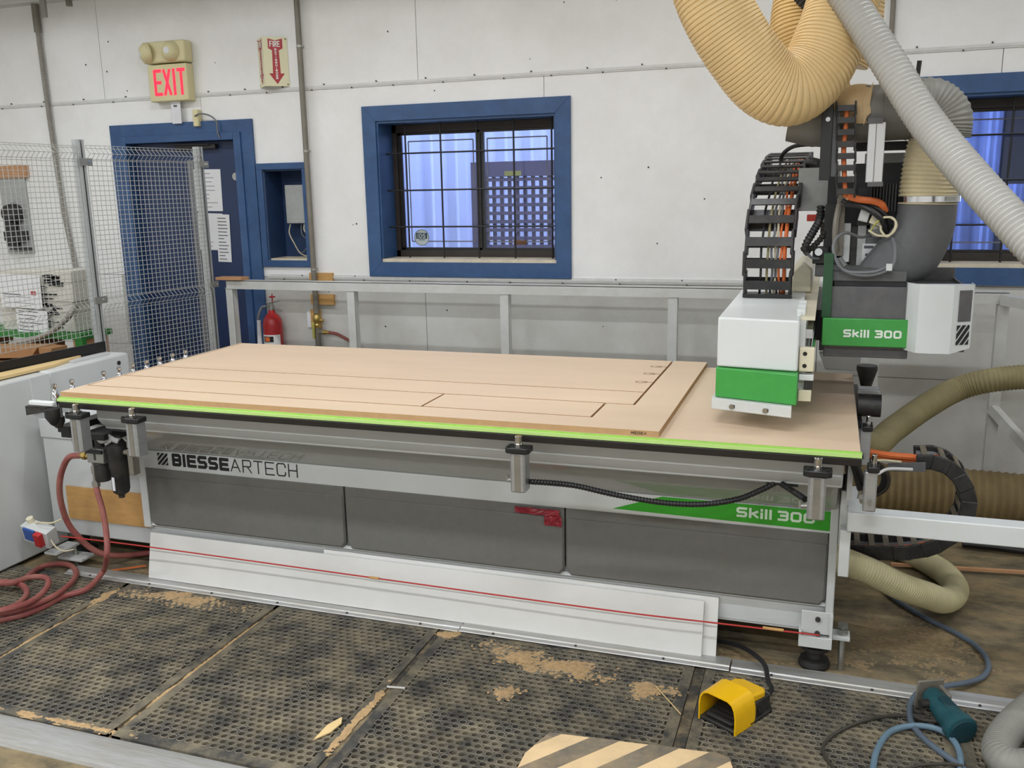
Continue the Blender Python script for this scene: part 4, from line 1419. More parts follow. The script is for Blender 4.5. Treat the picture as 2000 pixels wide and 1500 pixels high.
MB().prism([(-.80, -.6, .8835), (-.66, -.6, .8835), (-.66, .62, .8835), (-.685, .70, .8835), (-.72, .86, .8835), (-.735, .86, .8835)], (0, 0, .014)).build('plywood_strip', 'wood_chip', label='rough plywood strip on the cabinet top', cat='plywood')
MB().box(-.715, -.66, .75, 1.0, .8832, .890).build('flat_bracket', 'alu_white', label='thin aluminium bracket on the rear cabinet top', cat='bracket')

# ================================================================== CARTONS BEHIND THE FENCE
def carton(label, x0, x1, y0, y1, z0, z1, papers, mat='carton_white'):
    t = thing('carton', label, 'carton', ((x0 + x1) / 2, (y0 + y1) / 2, z0))
    b = MB().box(x0, x1, y0, y1, z0, z1).build('box', mat, t, bevel=.005)
    MB().box(x0 - .004, x1 + .004, y0 - .004, y1 + .004, z1 - .07, z1 + .004).build('lid', mat, t, bevel=.004)
    m = MB()
    for (u0, u1, v0, v1) in papers:
        m.box(x0 + (x1 - x0) * u0, x0 + (x1 - x0) * u1, y0 - .0065, y0 - .005, z0 + (z1 - z0) * v0, z0 + (z1 - z0) * v1)
    m.build('print', 'print_black', b)
    return t
YC = 1.72
def rr(seed, n, u0, u1, v0, v1, h=.05):
    r = random.Random(seed)
    return [(a, a + r.uniform(.05, .14), v, v + h * r.uniform(.6, 1.2)) for a, v in ((r.uniform(u0, u1 - .1), r.uniform(v0, v1)) for _ in range(n))]
carton('upper white carton with black vent print behind the fence', -2.20, -1.575, YC, YC + .2, 1.055, 1.25, rr(2, 18, .55, .88, .45, .85, .07) + [(.5, .8, .22, .27), (.55, .75, .08, .12)])
carton('lower white carton with printed side behind the fence', -2.20, -1.60, YC + .01, YC + .2, .86, 1.054, rr(5, 14, .5, .85, .5, .9, .07) + [(.5, .8, .3, .34), (.5, .85, .12, .16)])
notice('taped_paper', 'large printed sheet hung on the upper carton behind the fence', -2.14, -1.80, 1.02, 1.235, YC - .035, [(.05, .40, .45, .03), (.05, .33, .7, .012), (.1, .15, .7, .012)], -.03)
notice('taped_paper', 'handwritten sheet hung below the large one behind the fence', -2.04, -1.78, .84, 1.01, YC - .03, textlines(6, .08, .9, .2, .92, seed=9, h=.03), -.05)
MB().box(-1.88, -1.84, YC - .0375, YC - .0365, 1.10, 1.125).build('red_stamp', 'print_red', label='small red stamp on the large hanging sheet', cat='stamp')
pl = thing('green_pallet', 'green painted wooden pallet under the cartons', 'pallet', (-1.9, YC, 0))
MB().box(-2.5, -1.50, YC - .05, YC + .22, .822, .858).build('deck_board', 'green_steel', pl)
MB().box(-1.56, -1.50, YC - .045, YC - .01, .70, .822).build('corner_block', 'green_steel', pl)
for x in (-2.4, -1.95, -1.58):
    MB().box(x, x + .06, YC - .04, YC + .2, 0, .822).build('leg', 'wood_block', pl)
MB().prism([(-2.35, YC - .25, .70), (-1.72, YC - .25, .735), (-1.66, YC - .25, .80), (-2.3, YC - .25, .775)], (0, .17, 0)).build('cardboard_flap', 'cardboard', label='bent brown cardboard below the green pallet', cat='cardboard', bevel=.002)
MB().box(-1.65, -1.55, YC - .25, YC - .12, .70, .80).build('cardboard_box', 'cardboard', label='small brown box under the pallet corner', cat='cardboard box', bevel=.003)
MB().box(-2.45, -1.53, YC - .40, YC - .06, 0, .698).build('storage_crate', 'wood_block', label='low wooden crate carrying the bent cardboard', cat='crate', bevel=.004)
dv_ = thing('wall_device', 'dark wall device under a small wooden board at far left', 'device', (-2.85, WY, 1.4))
MB().box(-3.0, -2.70, WY - .03, WY, 1.86, 1.95).build('backing_board', 'wood_block', dv_)
MB().box(-2.99, -2.74, WY - .02, WY, 1.30, 1.86).build('backing_board', 'box_grey', dv_)
MB().lathe([(0, 0), (.07, 0), (.08, .03), (.06, .09), (0, .09)], (-2.85, WY - .02, 1.60), (0, -1, 0), 20).build('gauge_body', 'black_plastic', dv_)
MB().cyl((-2.87, WY - .07, 1.36), (-2.87, WY - .07, 1.56), .045, seg=16).box(-2.93, -2.76, WY - .09, WY - .02, 1.40, 1.47).box(-2.92, -2.74, WY - .06, WY - .02, 1.33, 1.345).build('filter_bowl', 'black_plastic', dv_)

# ================================================================== PINS ALONG THE LEFT TABLE EDGE
def pin_proto(x, y, label, s=1.0):
    t = thing('locating_pin', label, 'pin', (x, y, .814), 'chrome locating pins along the left table edge', local=True)
    MB().lathe([(0, 0), (.021, 0), (.021, .068), (.0185, .083), (.0100, .114), (.0062, .118), (.0062, .123), (.0105, .128), (.0105, .138), (.007, .142), (0, .142)], (0, 0, 0), (0, 0, 1), 18).build('cone', 'chrome', t)
    MB().lathe([(0, -.045), (.014, -.045), (.026, -.02), (.026, .0), (0, .0)], (0, 0, 0), (0, 0, 1), 14).build('holder', 'black_plastic', t)
    return t
tips = [(-0.048, 0.018, 0.954), (-0.048, 0.112, 0.955), (-0.048, 0.295, 0.959), (-0.048, 0.389, 0.960), (-0.048, 0.477, 0.960), (-0.048, 0.568, 0.960), (-0.048, 0.660, 0.959), (-0.048, 0.752, 0.960), (-0.048, 0.847, 0.959)]
names = ['nearest', 'second', 'third', 'fourth', 'fifth', 'sixth', 'seventh', 'eighth', 'farthest']
p0 = pin_proto(tips[0][0], tips[0][1], 'nearest chrome pin at the front left table corner, beside a white arm')
for t_, n in zip(tips[1:], names[1:]):
    copy_tree(p0, (t_[0], t_[1], .814), n + ' chrome pin from the front along the left table edge')
rb = thing('pin_rail', 'black rail carrying the chrome pins on the left table edge', 'rail', (-.045, .6, .85))
MB().box(-.080, -.016, .04, .95, .741, .768).build('rail', 'black_metal', rb)
MB().box(-.075, .15, .05, .075, .716, .741).build('rail_bracket', 'black_metal', rb)
ca = thing('pin_carrier', 'small white arm with black wedge at the front left table corner', 'arm', (-.1, 0, .85))
MB().box(-.135, -.01, -.04, -.015, .872, .892).build('arm_plate', 'cover_white', ca, bevel=.005)
MB().prism([(-.165, -.03, .865), (-.06, -.03, .862), (-.06, -.03, .845), (-.165, -.03, .825)], (0, .05, 0)).build('wedge', 'black_plastic', ca)
MB().lathe([(0, 0), (.012, .01), (.03, .04), (.03, .075), (0, .075)], (-.03, -.025, .785), (0, 0, 1), 14).build('spring_cup', 'black_plastic', ca)

# ================================================================== AIR FILTER UNIT AND RED HOSES
ar = thing('air_filter_regulator', 'black air filter regulator hanging under the left table edge', 'air regulator', (.08, .12, .45))
MB().box(-.01, .19, .10, .30, .718, .728).box(.0, .03, .11, .17, .64, .72).build('bracket', 'black_metal', ar)
MB().lathe([(0, 0), (.030, 0), (.034, .01), (.034, .08), (.028, .088), (.028, .096), (.036, .10), (.036, .13), (.03, .14), (.020, .145), (.020, .20), (0, .20)], (.055, .12, .515), (0, 0, 1), 20).build('regulator_body', 'black_plastic', ar)
fb = MB().lathe([(0, 0), (.012, 0), (.014, .012), (.032, .025), (.036, .04), (.036, .12), (.043, .13), (.043, .19), (.048, .20), (.048, .23), (.03, .24), (.02, .255), (0, .255)], (.152, .11, .45), (.0, .05, 1), 24).build('filter_bowl', 'black_plastic', ar)
MB().box(.146, .158, .070, .074, .492, .55).build('bowl_label', 'tag_white', fb)
MB().box(.012, .10, .085, .15, .60, .665).build('port_block', 'zinc', ar, bevel=.004)
MB().box(.012, .10, .078, .086, .645, .662).build('port_plate', 'black_metal', ar)
MB().cyl((.19, .11, .655), (.235, .11, .655), .012, seg=10).box(.222, .248, .09, .13, .56, .675).build('outlet_fitting', 'pipe_grey', ar, bevel=.003)
MB().cyl((-.045, .11, .622), (.012, .11, .622), .013, seg=10).cyl((-.03, .11, .622), (-.012, .11, .622), .018, seg=6).build('inlet_fitting', 'brass', ar)
MB().cyl((.025, .105, .485), (.030, .105, .60), .011, seg=10).lathe([(0, 0), (.017, 0), (.017, .022), (0, .022)], (.026, .105, .49), (0, 0, 1), 6).lathe([(0, 0), (.016, 0), (.016, .03), (0, .03)], (.029, .105, .55), (0, 0, 1), 6).build('drain_fitting', 'zinc', ar)
cv_ = MB()
cv_.tube(cr([(.06, .11, .715), (.09, .10, .70), (.13, .10, .715), (.17, .11, .70)]), .014, 8)
cv_.build('plastic_wrap', 'tag_white', ar)

rh = thing('air_hose', 'red rubber air hose coiled on the floor at far left', 'hose', (-.3, 0, 0))
zf = .0215
path = [(.026, .105, .495), (0.032, 0.100, 0.469), (0.055, 0.095, 0.380), (0.074, 0.080, 0.282), (0.093, 0.050, 0.203), (-0.062, 0.176, 0.060), (-0.036, 0.046, 0.034), (-0.091, -0.028, 0.024)]
path += [(-0.099, -0.159, 0.024), (-0.134, -0.242, 0.024), (-0.238, -0.321, 0.024), (-0.435, -0.272, 0.030), (-0.530, -0.114, 0.040), (-0.433, -0.041, 0.045), (-0.367, 0.006, 0.045)]
path += [(-0.434, 0.169, 0.030), (-0.408, 0.246, 0.024), (-0.313, 0.243, 0.024), (-0.197, 0.149, 0.030), (-0.104, -0.026, 0.045), (-0.101, -0.166, 0.050), (-0.145, -0.253, 0.050), (-0.249, -0.308, 0.050), (-0.451, -0.230, 0.055),
         (-0.491, -0.093, 0.060), (-0.372, -0.041, 0.060), (-0.266, -0.065, 0.060), (-0.185, -0.136, 0.060), (-0.147, -0.237, 0.065), (-0.199, -0.301, 0.065), (-0.322, -0.314, 0.065)]
MB().tube(resample(cr(path, 10), .02), .0125, 10).build('hose', 'red_hose', rh)
rh3 = thing('air_hose', 'second turn of red air hose lying beside the larger coil', 'hose', (-.4, 0, 0))
path = [(-0.369, -0.246, 0.085), (-0.395, -0.122, 0.085), (-0.323, -0.084, 0.080), (-0.304, 0.012, 0.070), (-0.228, 0.022, 0.068), (-0.143, -0.067, 0.070), (-0.095, -0.193, 0.075), (-0.109, -0.293, 0.085), (-0.191, -0.376, 0.090)]
MB().tube(resample(cr(path, 10), .02), .0125, 10).build('hose', 'red_hose', rh3)
rh2 = thing('supply_hose', 'dull red hose looping from the regulator inlet under the machine', 'hose', (0, .2, 0))
path = [(-.04, .11, .622), (-0.120, 0.120, 0.604), (-0.212, 0.160, 0.522), (-0.248, 0.170, 0.444), (-0.271, 0.190, 0.351), (-0.280, 0.220, 0.253), (-0.266, 0.250, 0.181), (-0.230, 0.294, 0.100), (-0.171, 0.353, 0.050), (-0.081, 0.487, 0.020), (.25, .75, .02)]
MB().tube(resample(cr(path, 10), .02), .0135, 10).build('hose', 'red_hose', rh2)
MB().bar((-0.165, 0.242, 0.012), (0.001, 0.371, 0.012), .006, .006).build('straw', 'orange_cable', label='orange strip of debris under the machine end', cat='debris')

# ================================================================== GANTRY
ga = thing('gantry_arm', 'white and green gantry arm reaching over the table', 'gantry', (2.75, 1.5, 0))
AX0, AX1 = 2.618, 2.880
ft_ = MB()
# front cover: slightly angled face, rounded edges
def arm_prism(z0, z1, inset=0.0, yb=1.72, yl=.225, yr=.185):
    return [(AX0 + inset, yl, z0), (AX1 - inset, yr, z0), (AX1 - inset, yb, z0), (AX0 + inset, yb, z0)], (0, 0, z1 - z0)
MB().prism(*arm_prism(1.108, 1.276)).build('arm_housing', 'cover_white', ga, bevel=.007, seg=3)
MB().prism(*arm_prism(1.004, 1.106, -.002, yl=.220, yr=.150)).build('green_band', 'green_paint', ga, bevel=.004)
pl = MB().prism([(AX0 - .012, .205, .985), (AX1 - .008, .166, .985), (AX1 - .008, .166, .968), (AX0 + .0, .205, .966)], (0, .0, 0)) if False else MB()
pl.prism([(AX0 - .012, .204, .966), (AX1 - .012, .132, .966), (AX1 - .012, .146, .966), (AX0 - .012, .218, .966)], (0, 0, .034))
pl.prism([(AX0 - .012, .204, .998), (AX1 - .012, .132, .998), (AX1 - .012, .40, .998), (AX0 - .012, .40, .998)], (0, 0, .005))
plate = pl.build('bottom_plate', 'machine_light', ga, bevel=.002)
for x in (2.675, 2.785):
    yy = .204 - (x - AX0 + .012) * (.072 / .262) - .001
    MB().cyl((x, yy + .002, .982), (x, yy - .006, .982), .0085, seg=14).build('screw', 'chrome', plate)
    MB().cyl((x + .007, yy + .002, .982), (x + .007, yy - .002, .982), .0062, seg=14).build('slot', 'screw_dark', plate)
MB().box(2.66, 2.86, 1.34, 1.78, .05, 1.10).build('column', 'machine_light', ga, bevel=.01)
# guide rails and side profile on the right flank
MB().box(AX1, AX1 + .018, .24, 1.72, 1.03, 1.262).build('side_plate', 'machine_light', ga)
MB().box(AX1 + .018, AX1 + .040, .28, 1.72, 1.205, 1.235).build('guide_rail', 'chrome', ga)
MB().box(AX1 + .018, AX1 + .042, .23, 1.72, 1.05, 1.085).build('guide_rail', 'chrome', ga)
MB().cyl((AX1 + .036, .24, 1.165), (AX1 + .036, 1.7, 1.165), .013, seg=14).build('ball_screw', 'chrome', ga)
MB().box(AX1 + .002, AX1 + .05, .21, .24, 1.105, 1.185).build('end_bracket', 'cream_plastic', ga, bevel=.004)
for z in (1.125, 1.165):
    MB().cyl((AX1 + .02, .209, z), (AX1 + .02, .212, z), .007, seg=12).build('bracket_hole', 'black_metal', ga)
MB().box(AX1 + .004, AX1 + .05, .215, .25, 1.075, 1.095).build('end_bracket', 'cover_white', ga, bevel=.002)
MB().box(AX1 + .020, AX1 + .048, .22, .25, 1.045, 1.073).build('limit_switch', 'black_plastic', ga)
MB().box(AX1 + .004, AX1 + .045, .215, .26, 1.005, 1.043).build('end_bracket', 'cream_plastic', ga, bevel=.003)
MB().box(AX1 - .012, AX1 + .0, .30, .9, 1.276, 1.284).build('top_strip', 'cover_white', ga)
MB().box(AX1 - .02, AX1 + .045, .30, 1.72, 1.262, 1.274).build('rail_cover', 'cream_plastic', ga)
bl_ = MB()
for i in range(5):
    bl_.box(AX1 - .014 + .004 * (i % 2), AX1 + .012, .33 + i * .05, .355 + i * .05, 1.262, 1.295 + .01 * (i % 2))
bl_.build('terminal_blocks', 'cover_white', ga)
MB().prism([(AX1 - .06, 1.0, 1.276), (AX1 + .02, 1.0, 1.276), (AX1 + .02, 1.0, 1.37), (AX1 - .02, 1.0, 1.40), (AX1 - .06, 1.0, 1.36)], (0, .5, 0)).build('rear_housing', 'cream_plastic', ga, bevel=.008)

# chain arch standing on the arm
def energy_chain(t, path, X, half, bar_w, plate_h, mat_side, mat_bar, pitch, axis='x', thick=.012, skip=0):
    """links along a path in a plane; X = unit vector across the chain"""
    P = resample(cr(path, 12), pitch)
    X = Vector(X)
    n = len(P)
    up_n = []
    for i in range(n):
        d = (P[min(i + 1, n - 1)] - P[max(i - 1, 0)]).normalized()
        up_n.append((d, X.cross(d).normalized()))
    for s in (-1, 1):
        for i in range(n - 1):
            a, b = P[i], P[i + 1]
            d = (b - a).normalized()
            nn = X.cross(d).normalized()
            m = MB()
            off = X * (s * (half - thick * (.5 if i % 2 else .9)))
            m.obox((a + b) / 2 + off, d, X, nn, (b - a).length * .60, thick * .5, plate_h / 2)
            m.build('side_link', mat_side, t, bevel=.004)
    for i in range(n - 1):
        c = (P[i] + P[i + 1]) / 2
        d = (P[i + 1] - P[i]).normalized()
        nn = X.cross(d).normalized()
        for s in (-1, 1):
            MB().obox(c + nn * (s * plate_h * .46), d, X, nn, bar_w / 2, half - thick, .0025).build('cross_bar', mat_bar, t)
    return P
c1 = thing('cable_chain', 'black cable chain arching up from the gantry arm', 'cable chain', (2.74, .8, 1.28))
ch1 = [(2.739, .815, 1.292), (2.739, .80, 1.38), (2.740, .80, 1.46), (2.742, .815, 1.53), (2.746, .87, 1.605), (2.752, .97, 1.675), (2.758, 1.09, 1.725), (2.764, 1.24, 1.768), (2.770, 1.42, 1.80), (2.775, 1.6, 1.815)]
energy_chain(c1, ch1, (1, 0, 0), .095, .034, .062, 'chain_plastic', 'chain_plastic', .080)
MB().box(2.648, 2.83, .78, .86, 1.278, 1.292).build('chain_foot', 'black_metal', c1)
cols = ['orange_cable', 'cream_cable', 'grey_cable', 'hose_olive', 'orange_cable', 'black_cable', 'grey_cable']
for k, dx in enumerate((.058, .022, .008, -.004, .046, -.03, .033)):
    wob = random.uniform(-.008, .008)
    pth = [(x + dx + wob * (i % 2), y + random.uniform(-.012, .012) + .008, z) for i, (x, y, z) in enumerate(ch1)]
    MB().tube(cr(pth, 6), .0075 if k in (0,) else .0045, 8).build('cable', cols[k], c1)
# support plate behind the arch
MB().box(2.83, 2.985, .97, .985, 1.60, 1.765).build('chain_bracket', 'box_grey', ga)

# ================================================================== ROUTER HEAD
rh_ = thing('router_head', 'router head with grey dust hood and white rounded cover', 'router head', (3.2, .8, 1.1))
hoodx0, hoodx1 = 2.972, 3.262
gb = MB().box(2.948, 3.258, .588, .604, 1.132, 1.232).build('green_panel', 'green_paint', rh_, bevel=.003)
sk2 = MB()
letters(sk2, 'Skill 300', (3.020, .5872, 1.165), (1, 0, 0), (0, 0, 1), .028, .0265, .0066, .0042, {'i': .0072, 'l': .0072, ' ': .014, 'k': .022})
sk2.build('lettering', 'white_text', gb)
h = MB()
h.box(hoodx0, 3.42, .615, .622, 1.12, 1.343).box(hoodx0, hoodx0 + .007, .622, 1.02, 1.12, 1.343).box(3.413, 3.42, .622, 1.02, 1.12, 1.343).box(hoodx0, 3.42, 1.02, 1.027, 1.12, 1.38)
hood = h.build('dust_hood', 'hood_grey', rh_, bevel=.002)
MB().box(hoodx0 + .007, 3.413, .622, 1.02, 1.325, 1.332).build('hood_floor', 'hood_black', hood)
MB().box(hoodx0 - .005, 3.22, .628, .98, 1.36, 1.395).build('hood_collar', 'elbow_grey', rh_, bevel=.004)
MB().box(hoodx0 + .01, 3.23, .635, 1.0, 1.335, 1.36).build('hood_gap', 'hood_black', rh_)
MB().box(2.955, 3.24, .63, .9, 1.085, 1.13).build('brush_skirt', 'hood_grey', rh_, bevel=.004)
MB().box(2.942, 2.975, .60, .66, 1.232, 1.46).build('green_post', 'dark_green', rh_, bevel=.002)
# white rounded cover
cv = MB()
def rrect(x0, x1, z0, z1, r, n=5):
    out = []
    for cx, cz, a0 in ((x1 - r, z1 - r, 0), (x0 + r, z1 - r, 90), (x0 + r, z0 + r, 180), (x1 - r, z0 + r, 270)):
        for i in range(n + 1):
            a = math.radians(a0 + 90 * i / n)
            out.append((cx + r * math.cos(a), cz + r * math.sin(a)))
    return out
ring_f = rrect(3.262, 3.372, 1.132, 1.352, .012)
cvx0, cvx1 = 3.222, 3.436
prof = [(cvx0, .66), (cvx0 + .002, .60), (cvx0 + .035, .545), (cvx0 + .06, .538), (cvx1 - .072, .538), (cvx1 - .06, .545), (cvx1 - .006, .575), (cvx1, .60), (cvx1, .68)]
def cov_z(i):
    return (1.127, 1.362)
vs, fs = [], []
n = len(prof)
for (x, y) in prof:
    e = (.585 - y)
    top = 1.362 - max(0, (x - (cvx1 - .07))) * .06
    bot = 1.124 + max(0, (x - (cvx1 - .075))) * .25
    vs += [(x, y, bot), (x, y, top)]
for (x, y) in prof:
    top = 1.362 - max(0, (x - (cvx1 - .07))) * .06
    bot = 1.124 + max(0, (x - (cvx1 - .075))) * .25
    vs += [(x * .985 + .015 * 3.33, y + .008, bot + .008), (x * .985 + .015 * 3.33, y + .008, top - .008)]
for i in range(n - 1):
    fs.append((2 * i, 2 * i + 2, 2 * i + 3, 2 * i + 1))
    o_ = 2 * n
    fs.append((o_ + 2 * i, o_ + 2 * i + 1, o_ + 2 * i + 3, o_ + 2 * i + 2))
    fs.append((2 * i, o_ + 2 * i, o_ + 2 * i + 2, 2 * i + 2))
    fs.append((2 * i + 1, 2 * i + 3, o_ + 2 * i + 3, o_ + 2 * i + 1))
fs.append((0, 1, 2 * n + 1, 2 * n))
fs.append((2 * n - 2, 4 * n - 2, 4 * n - 1, 2 * n - 1))
cv.add(vs, fs)
# closed top and bottom so it is a solid shell
cv.poly([(x, y, 1.352) for x, y in prof])
cv.poly([(x, y, 1.140) for x, y in prof])
cover = cv.build('white_cover', 'cover_white', rh_, smooth=18)
# grey window and striped logo on the slanted right facet
fa, fb_ = Vector((cvx1 - .06, .545, 0)), Vector((cvx1 - .006, .575, 0))
fu = (fb_ - fa).normalized()
fn = Vector((fu.y, -fu.x, 0)) * .0015
def fp(u, z, o=1):
    p = fa.lerp(fb_, u) + fn * o
    return (p.x, p.y, z)
MB().quad(fp(.12, 1.235), fp(.9, 1.235), fp(.9, 1.342), fp(.12, 1.342)).build('grey_window', 'hood_grey', cover, smooth=0)
m = MB()
for a, b in lines:
    pts = [(0, 0, 0), (1, 0, 0), (1, 1, 0), (0, 1, 0)]
    pts = clp(pts, lambda p: (p[1] + (1 - p[0])) - b)
    pts = clp(pts, lambda p: a - (p[1] + (1 - p[0])))
    if len(pts) > 2:
        m.poly([fp(.10 + .78 * p[0], 1.155 + .068 * p[1]) for p in pts])
m.build('logo', 'print_black', cover, smooth=0)

# duct elbow and clamp
DY = .80
el = thing('duct_elbow', 'dark grey dust duct elbow rising from the router hood', 'duct', (3.15, DY, 1.38))
pth = [(3.158, 0.800, 1.352), (3.197, 0.800, 1.401), (3.240, 0.800, 1.458), (3.272, 0.800, 1.522), (3.284, 0.800, 1.577), (3.285, 0.800, 1.630)]
P_ = resample(cr(pth, 10), .015)
n = len(P_)
vs, fs = [], []
S = 28
for i, p in enumerate(P_):
    t = i / (n - 1)
    # base ring lies flat on the collar, top ring faces up; blend tilt
    d = Vector((math.sin((1 - t) * .0 + math.sin(t * math.pi) * .55), 0, math.cos(math.sin(t * math.pi) * .55)))
    u = Vector((d.z, 0, -d.x))
    rx = .118 * (1 - t) + .098 * t
    ry = .112 * (1 - t) + .098 * t
    for k in range(S):
        a = 2 * math.pi * k / S
        vs.append(p + u * (math.cos(a) * rx) + Vector((0, 1, 0)) * (math.sin(a) * ry))
for i in range(n - 1):
    for k in range(S):
        k2 = (k + 1) % S
        fs.append((i * S + k, i * S + k2, (i + 1) * S + k2, (i + 1) * S + k))
m = MB(); m.add(vs, fs)
m.build('elbow', 'elbow_grey', el)
MB().lathe([(.101, 0), (.104, .002), (.104, .022), (.101, .024)], (3.288, DY, 1.632), (0, 0, 1), 32).build('clamp_band', 'chrome', el)
MB().box(3.335, 3.365, DY - .10, DY - .085, 1.637, 1.652).build('clamp_screw', 'zinc', el)
MB().lathe([(.135, 0), (.14, .003), (.14, .010), (.12, .012)], (3.095, DY, 1.389), (0, 0, 1), 28).build('base_flange', 'elbow_grey', el)

# ribbed hose from the elbow up and over to the metal duct
hs = thing('elbow_hose', 'dusty cream and grey ribbed hose bending from elbow to metal duct', 'hose', (3.3, DY, 1.65))
hp = [(3.285, 0.800, 1.626), (3.287, 0.800, 1.695), (3.293, 0.800, 1.775), (3.306, 0.800, 1.854), (3.305, 0.800, 1.920), (3.267, 0.800, 1.957), (3.217, 0.800, 1.955)]
MB().corrugated(hp[:4], .101, .0145, .006, 28).build('hose', 'hose_cream', hs)
MB().corrugated(hp[3:], .105, .0088, .0045, 32, n=16).build('hose', 'hose_grey', hs)
du = thing('metal_duct', 'horizontal grey metal duct wrapped in torn brown paper', 'duct', (3.1, DY, 1.95))
MB().tube([(3.255, DY, 1.953), (2.985, DY, 1.945)], .099, 28).build('duct_tube', 'duct_metal', du)
MB().tube([(2.985, DY, 1.945), (2.88, DY, 1.935), (2.80, DY, 1.95)], [.099, .098, .09], 28).build('duct_reducer', 'duct_metal', du)
for x in (3.20, 3.12):
    MB().tube([(x, DY, 1.951), (x - .006, DY, 1.951)], .101, 28).build('duct_bead', 'duct_metal', du)
kp = MB()
vs = []
rng = random.Random(3)
for i in range(9):
    x = 2.93 + i * .0165
    for k in range(25):
        a = math.radians(-20 + 230 * k / 24)
        r_ = .1015 + rng.uniform(0, .007)
        edge = rng.uniform(-.012, .012) if i in (0, 8) else 0
        vs.append((x + edge, DY - math.sin(a + math.pi / 2) * r_ * .999 if False else DY - math.cos(a - math.pi / 2) * r_ * -1 if False else DY + math.cos(a) * r_ * -1, 1.945 + math.sin(a) * r_))
kp.add(vs, [(i * 25 + k, i * 25 + k + 1, (i + 1) * 25 + k + 1, (i + 1) * 25 + k) for i in range(8) for k in range(24)])
kp.build('paper_wrap', 'kraft_paper', du, smooth=60)
MB().prism([(3.045, DY - .10, 1.99), (3.075, DY - .09, 2.05), (3.065, DY - .10, 1.95), (3.05, DY - .105, 1.90)], (0, -.004, 0)).build('paper_wrap', 'kraft_paper', du)
MB().cyl((3.22, DY, 2.05), (3.225, DY, 2.12), .008, seg=8).build('duct_stub', 'black_metal', du)

# big beige hoses
bh = thing('dust_hose', 'large beige ribbed dust hose hanging in a U beside the gantry', 'hose', (2.8, .6, 2.0))
hp = [(2.480, 0.500, 2.538), (2.514, 0.500, 2.390), (2.564, 0.500, 2.271), (2.643, 0.520, 2.145), (2.724, 0.550, 2.051), (2.805, 0.580, 2.024), (2.877, 0.620, 2.084), (2.925, 0.660, 2.195), (2.956, 0.700, 2.307), (2.984, 0.740, 2.445),
      (2.952, 0.820, 2.599)]
MB().corrugated(hp, .122, .0135, .0042, 32, n=14, groove=True).build('hose', 'hose_beige', bh)
bh2 = thing('dust_hose', 'second turn of beige ribbed dust hose behind the U', 'hose', (2.9, 1.0, 2.0))
hp = [(2.933, 1.120, 2.674), (2.866, 1.080, 2.544), (2.821, 1.040, 2.412), (2.811, 1.000, 2.278), (2.841, 0.960, 2.141), (2.894, 0.880, 2.029), (2.90, DY + .02, 1.945)]
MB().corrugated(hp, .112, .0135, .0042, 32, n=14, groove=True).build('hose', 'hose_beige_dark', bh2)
bh3 = thing('dust_hose', 'beige ribbed hose rising at the top right behind the grey hose', 'hose', (3.0, .9, 2.3))
hp = [(2.960, 1.150, 2.175), (2.993, 1.150, 2.268), (3.002, 1.150, 2.380), (2.987, 1.150, 2.548), (2.932, 1.150, 2.699)]
MB().corrugated(hp, .112, .0135, .0042, 28, n=12, groove=True).build('hose', 'hose_beige', bh3)
MB().corrugated([(2.778, 0.850, 2.417), (2.826, 0.830, 2.348), (2.865, 0.850, 2.331), (2.910, 0.900, 2.415)], .022, .012, .004, 12).build('flex_cable', 'black_cable', label='dark ribbed cable tucked between the beige hoses', cat='cable')

# light grey hose in front
gh = thing('vacuum_hose', 'light grey ribbed hose sloping down past the right window', 'hose', (3.4, .3, 2.0))
hp = [(2.822, 0.620, 2.548), (2.915, 0.580, 2.395), (2.999, 0.540, 2.261), (3.096, 0.480, 2.104), (3.219, 0.380, 1.897), (3.325, 0.260, 1.747), (3.428, 0.140, 1.613), (3.547, 0.020, 1.476), (3.697, -0.100, 1.374)]
MB().corrugated(hp, .0555, .0165, .005, 24, n=12).build('hose', 'hose_lightgrey', gh)

# ================================================================== HEAD GADGETS
c2 = thing('cable_chain', 'vertical black cable chain with orange cable above the router head', 'cable chain', (2.99, .8, 1.6))
ch2 = [(3.004, 0.660, 1.656), (2.999, 0.660, 1.753), (2.993, 0.660, 1.867), (2.988, 0.660, 1.980)]
energy_chain(c2, ch2, (1, 0, 0), .035, .020, .036, 'chain_plastic', 'chain_plastic', .042, thick=.007)
MB().tube(cr([(3.003, 0.665, 1.656), (2.989, 0.665, 1.806), (2.991, 0.665, 1.894), (2.992, 0.665, 1.971)]), .0085, 8).build('cable', 'orange_cable', c2)

hm = thing('head_carriage', 'dark vertical carriage plates and posts behind the router head', 'carriage', (3.0, .9, 1.2))
def pbox(m, a, b, y0, y1):
    m.box(min(a[0], b[0]), max(a[0], b[0]), y0, y1, min(a[2], b[2]), max(a[2], b[2]))
    return m
pbox(MB(), (2.910, 0.660, 1.992), (2.948, 0.660, 1.716), .65, .69).build('post', 'black_metal', hm, bevel=.002)
pbox(MB(), (2.936, 0.670, 1.957), (2.970, 0.670, 1.728), .66, .69).build('side_plate', 'elbow_grey', hm)
MB().cyl((2.930, 0.651, 1.925), (2.931, 0.640, 1.924), .008, seg=12).build('bolt', 'chrome', hm)
pbox(MB(), (3.038, 0.950, 1.776), (3.222, 0.950, 1.379), .95, 1.0).build('back_plate', 'hood_black', hm)
pbox(MB(), (3.070, 0.980, 1.813), (3.220, 0.980, 1.667), .98, 1.0).build('upper_plate', 'box_grey', hm)
pbox(MB(), (3.034, 0.960, 1.855), (3.247, 0.960, 1.822), .96, .99).build('cross_beam', 'black_metal', hm)
pbox(MB(), (2.941, 0.930, 1.730), (3.095, 0.930, 1.350), .93, .98).build('back_plate', 'hood_black', hm)
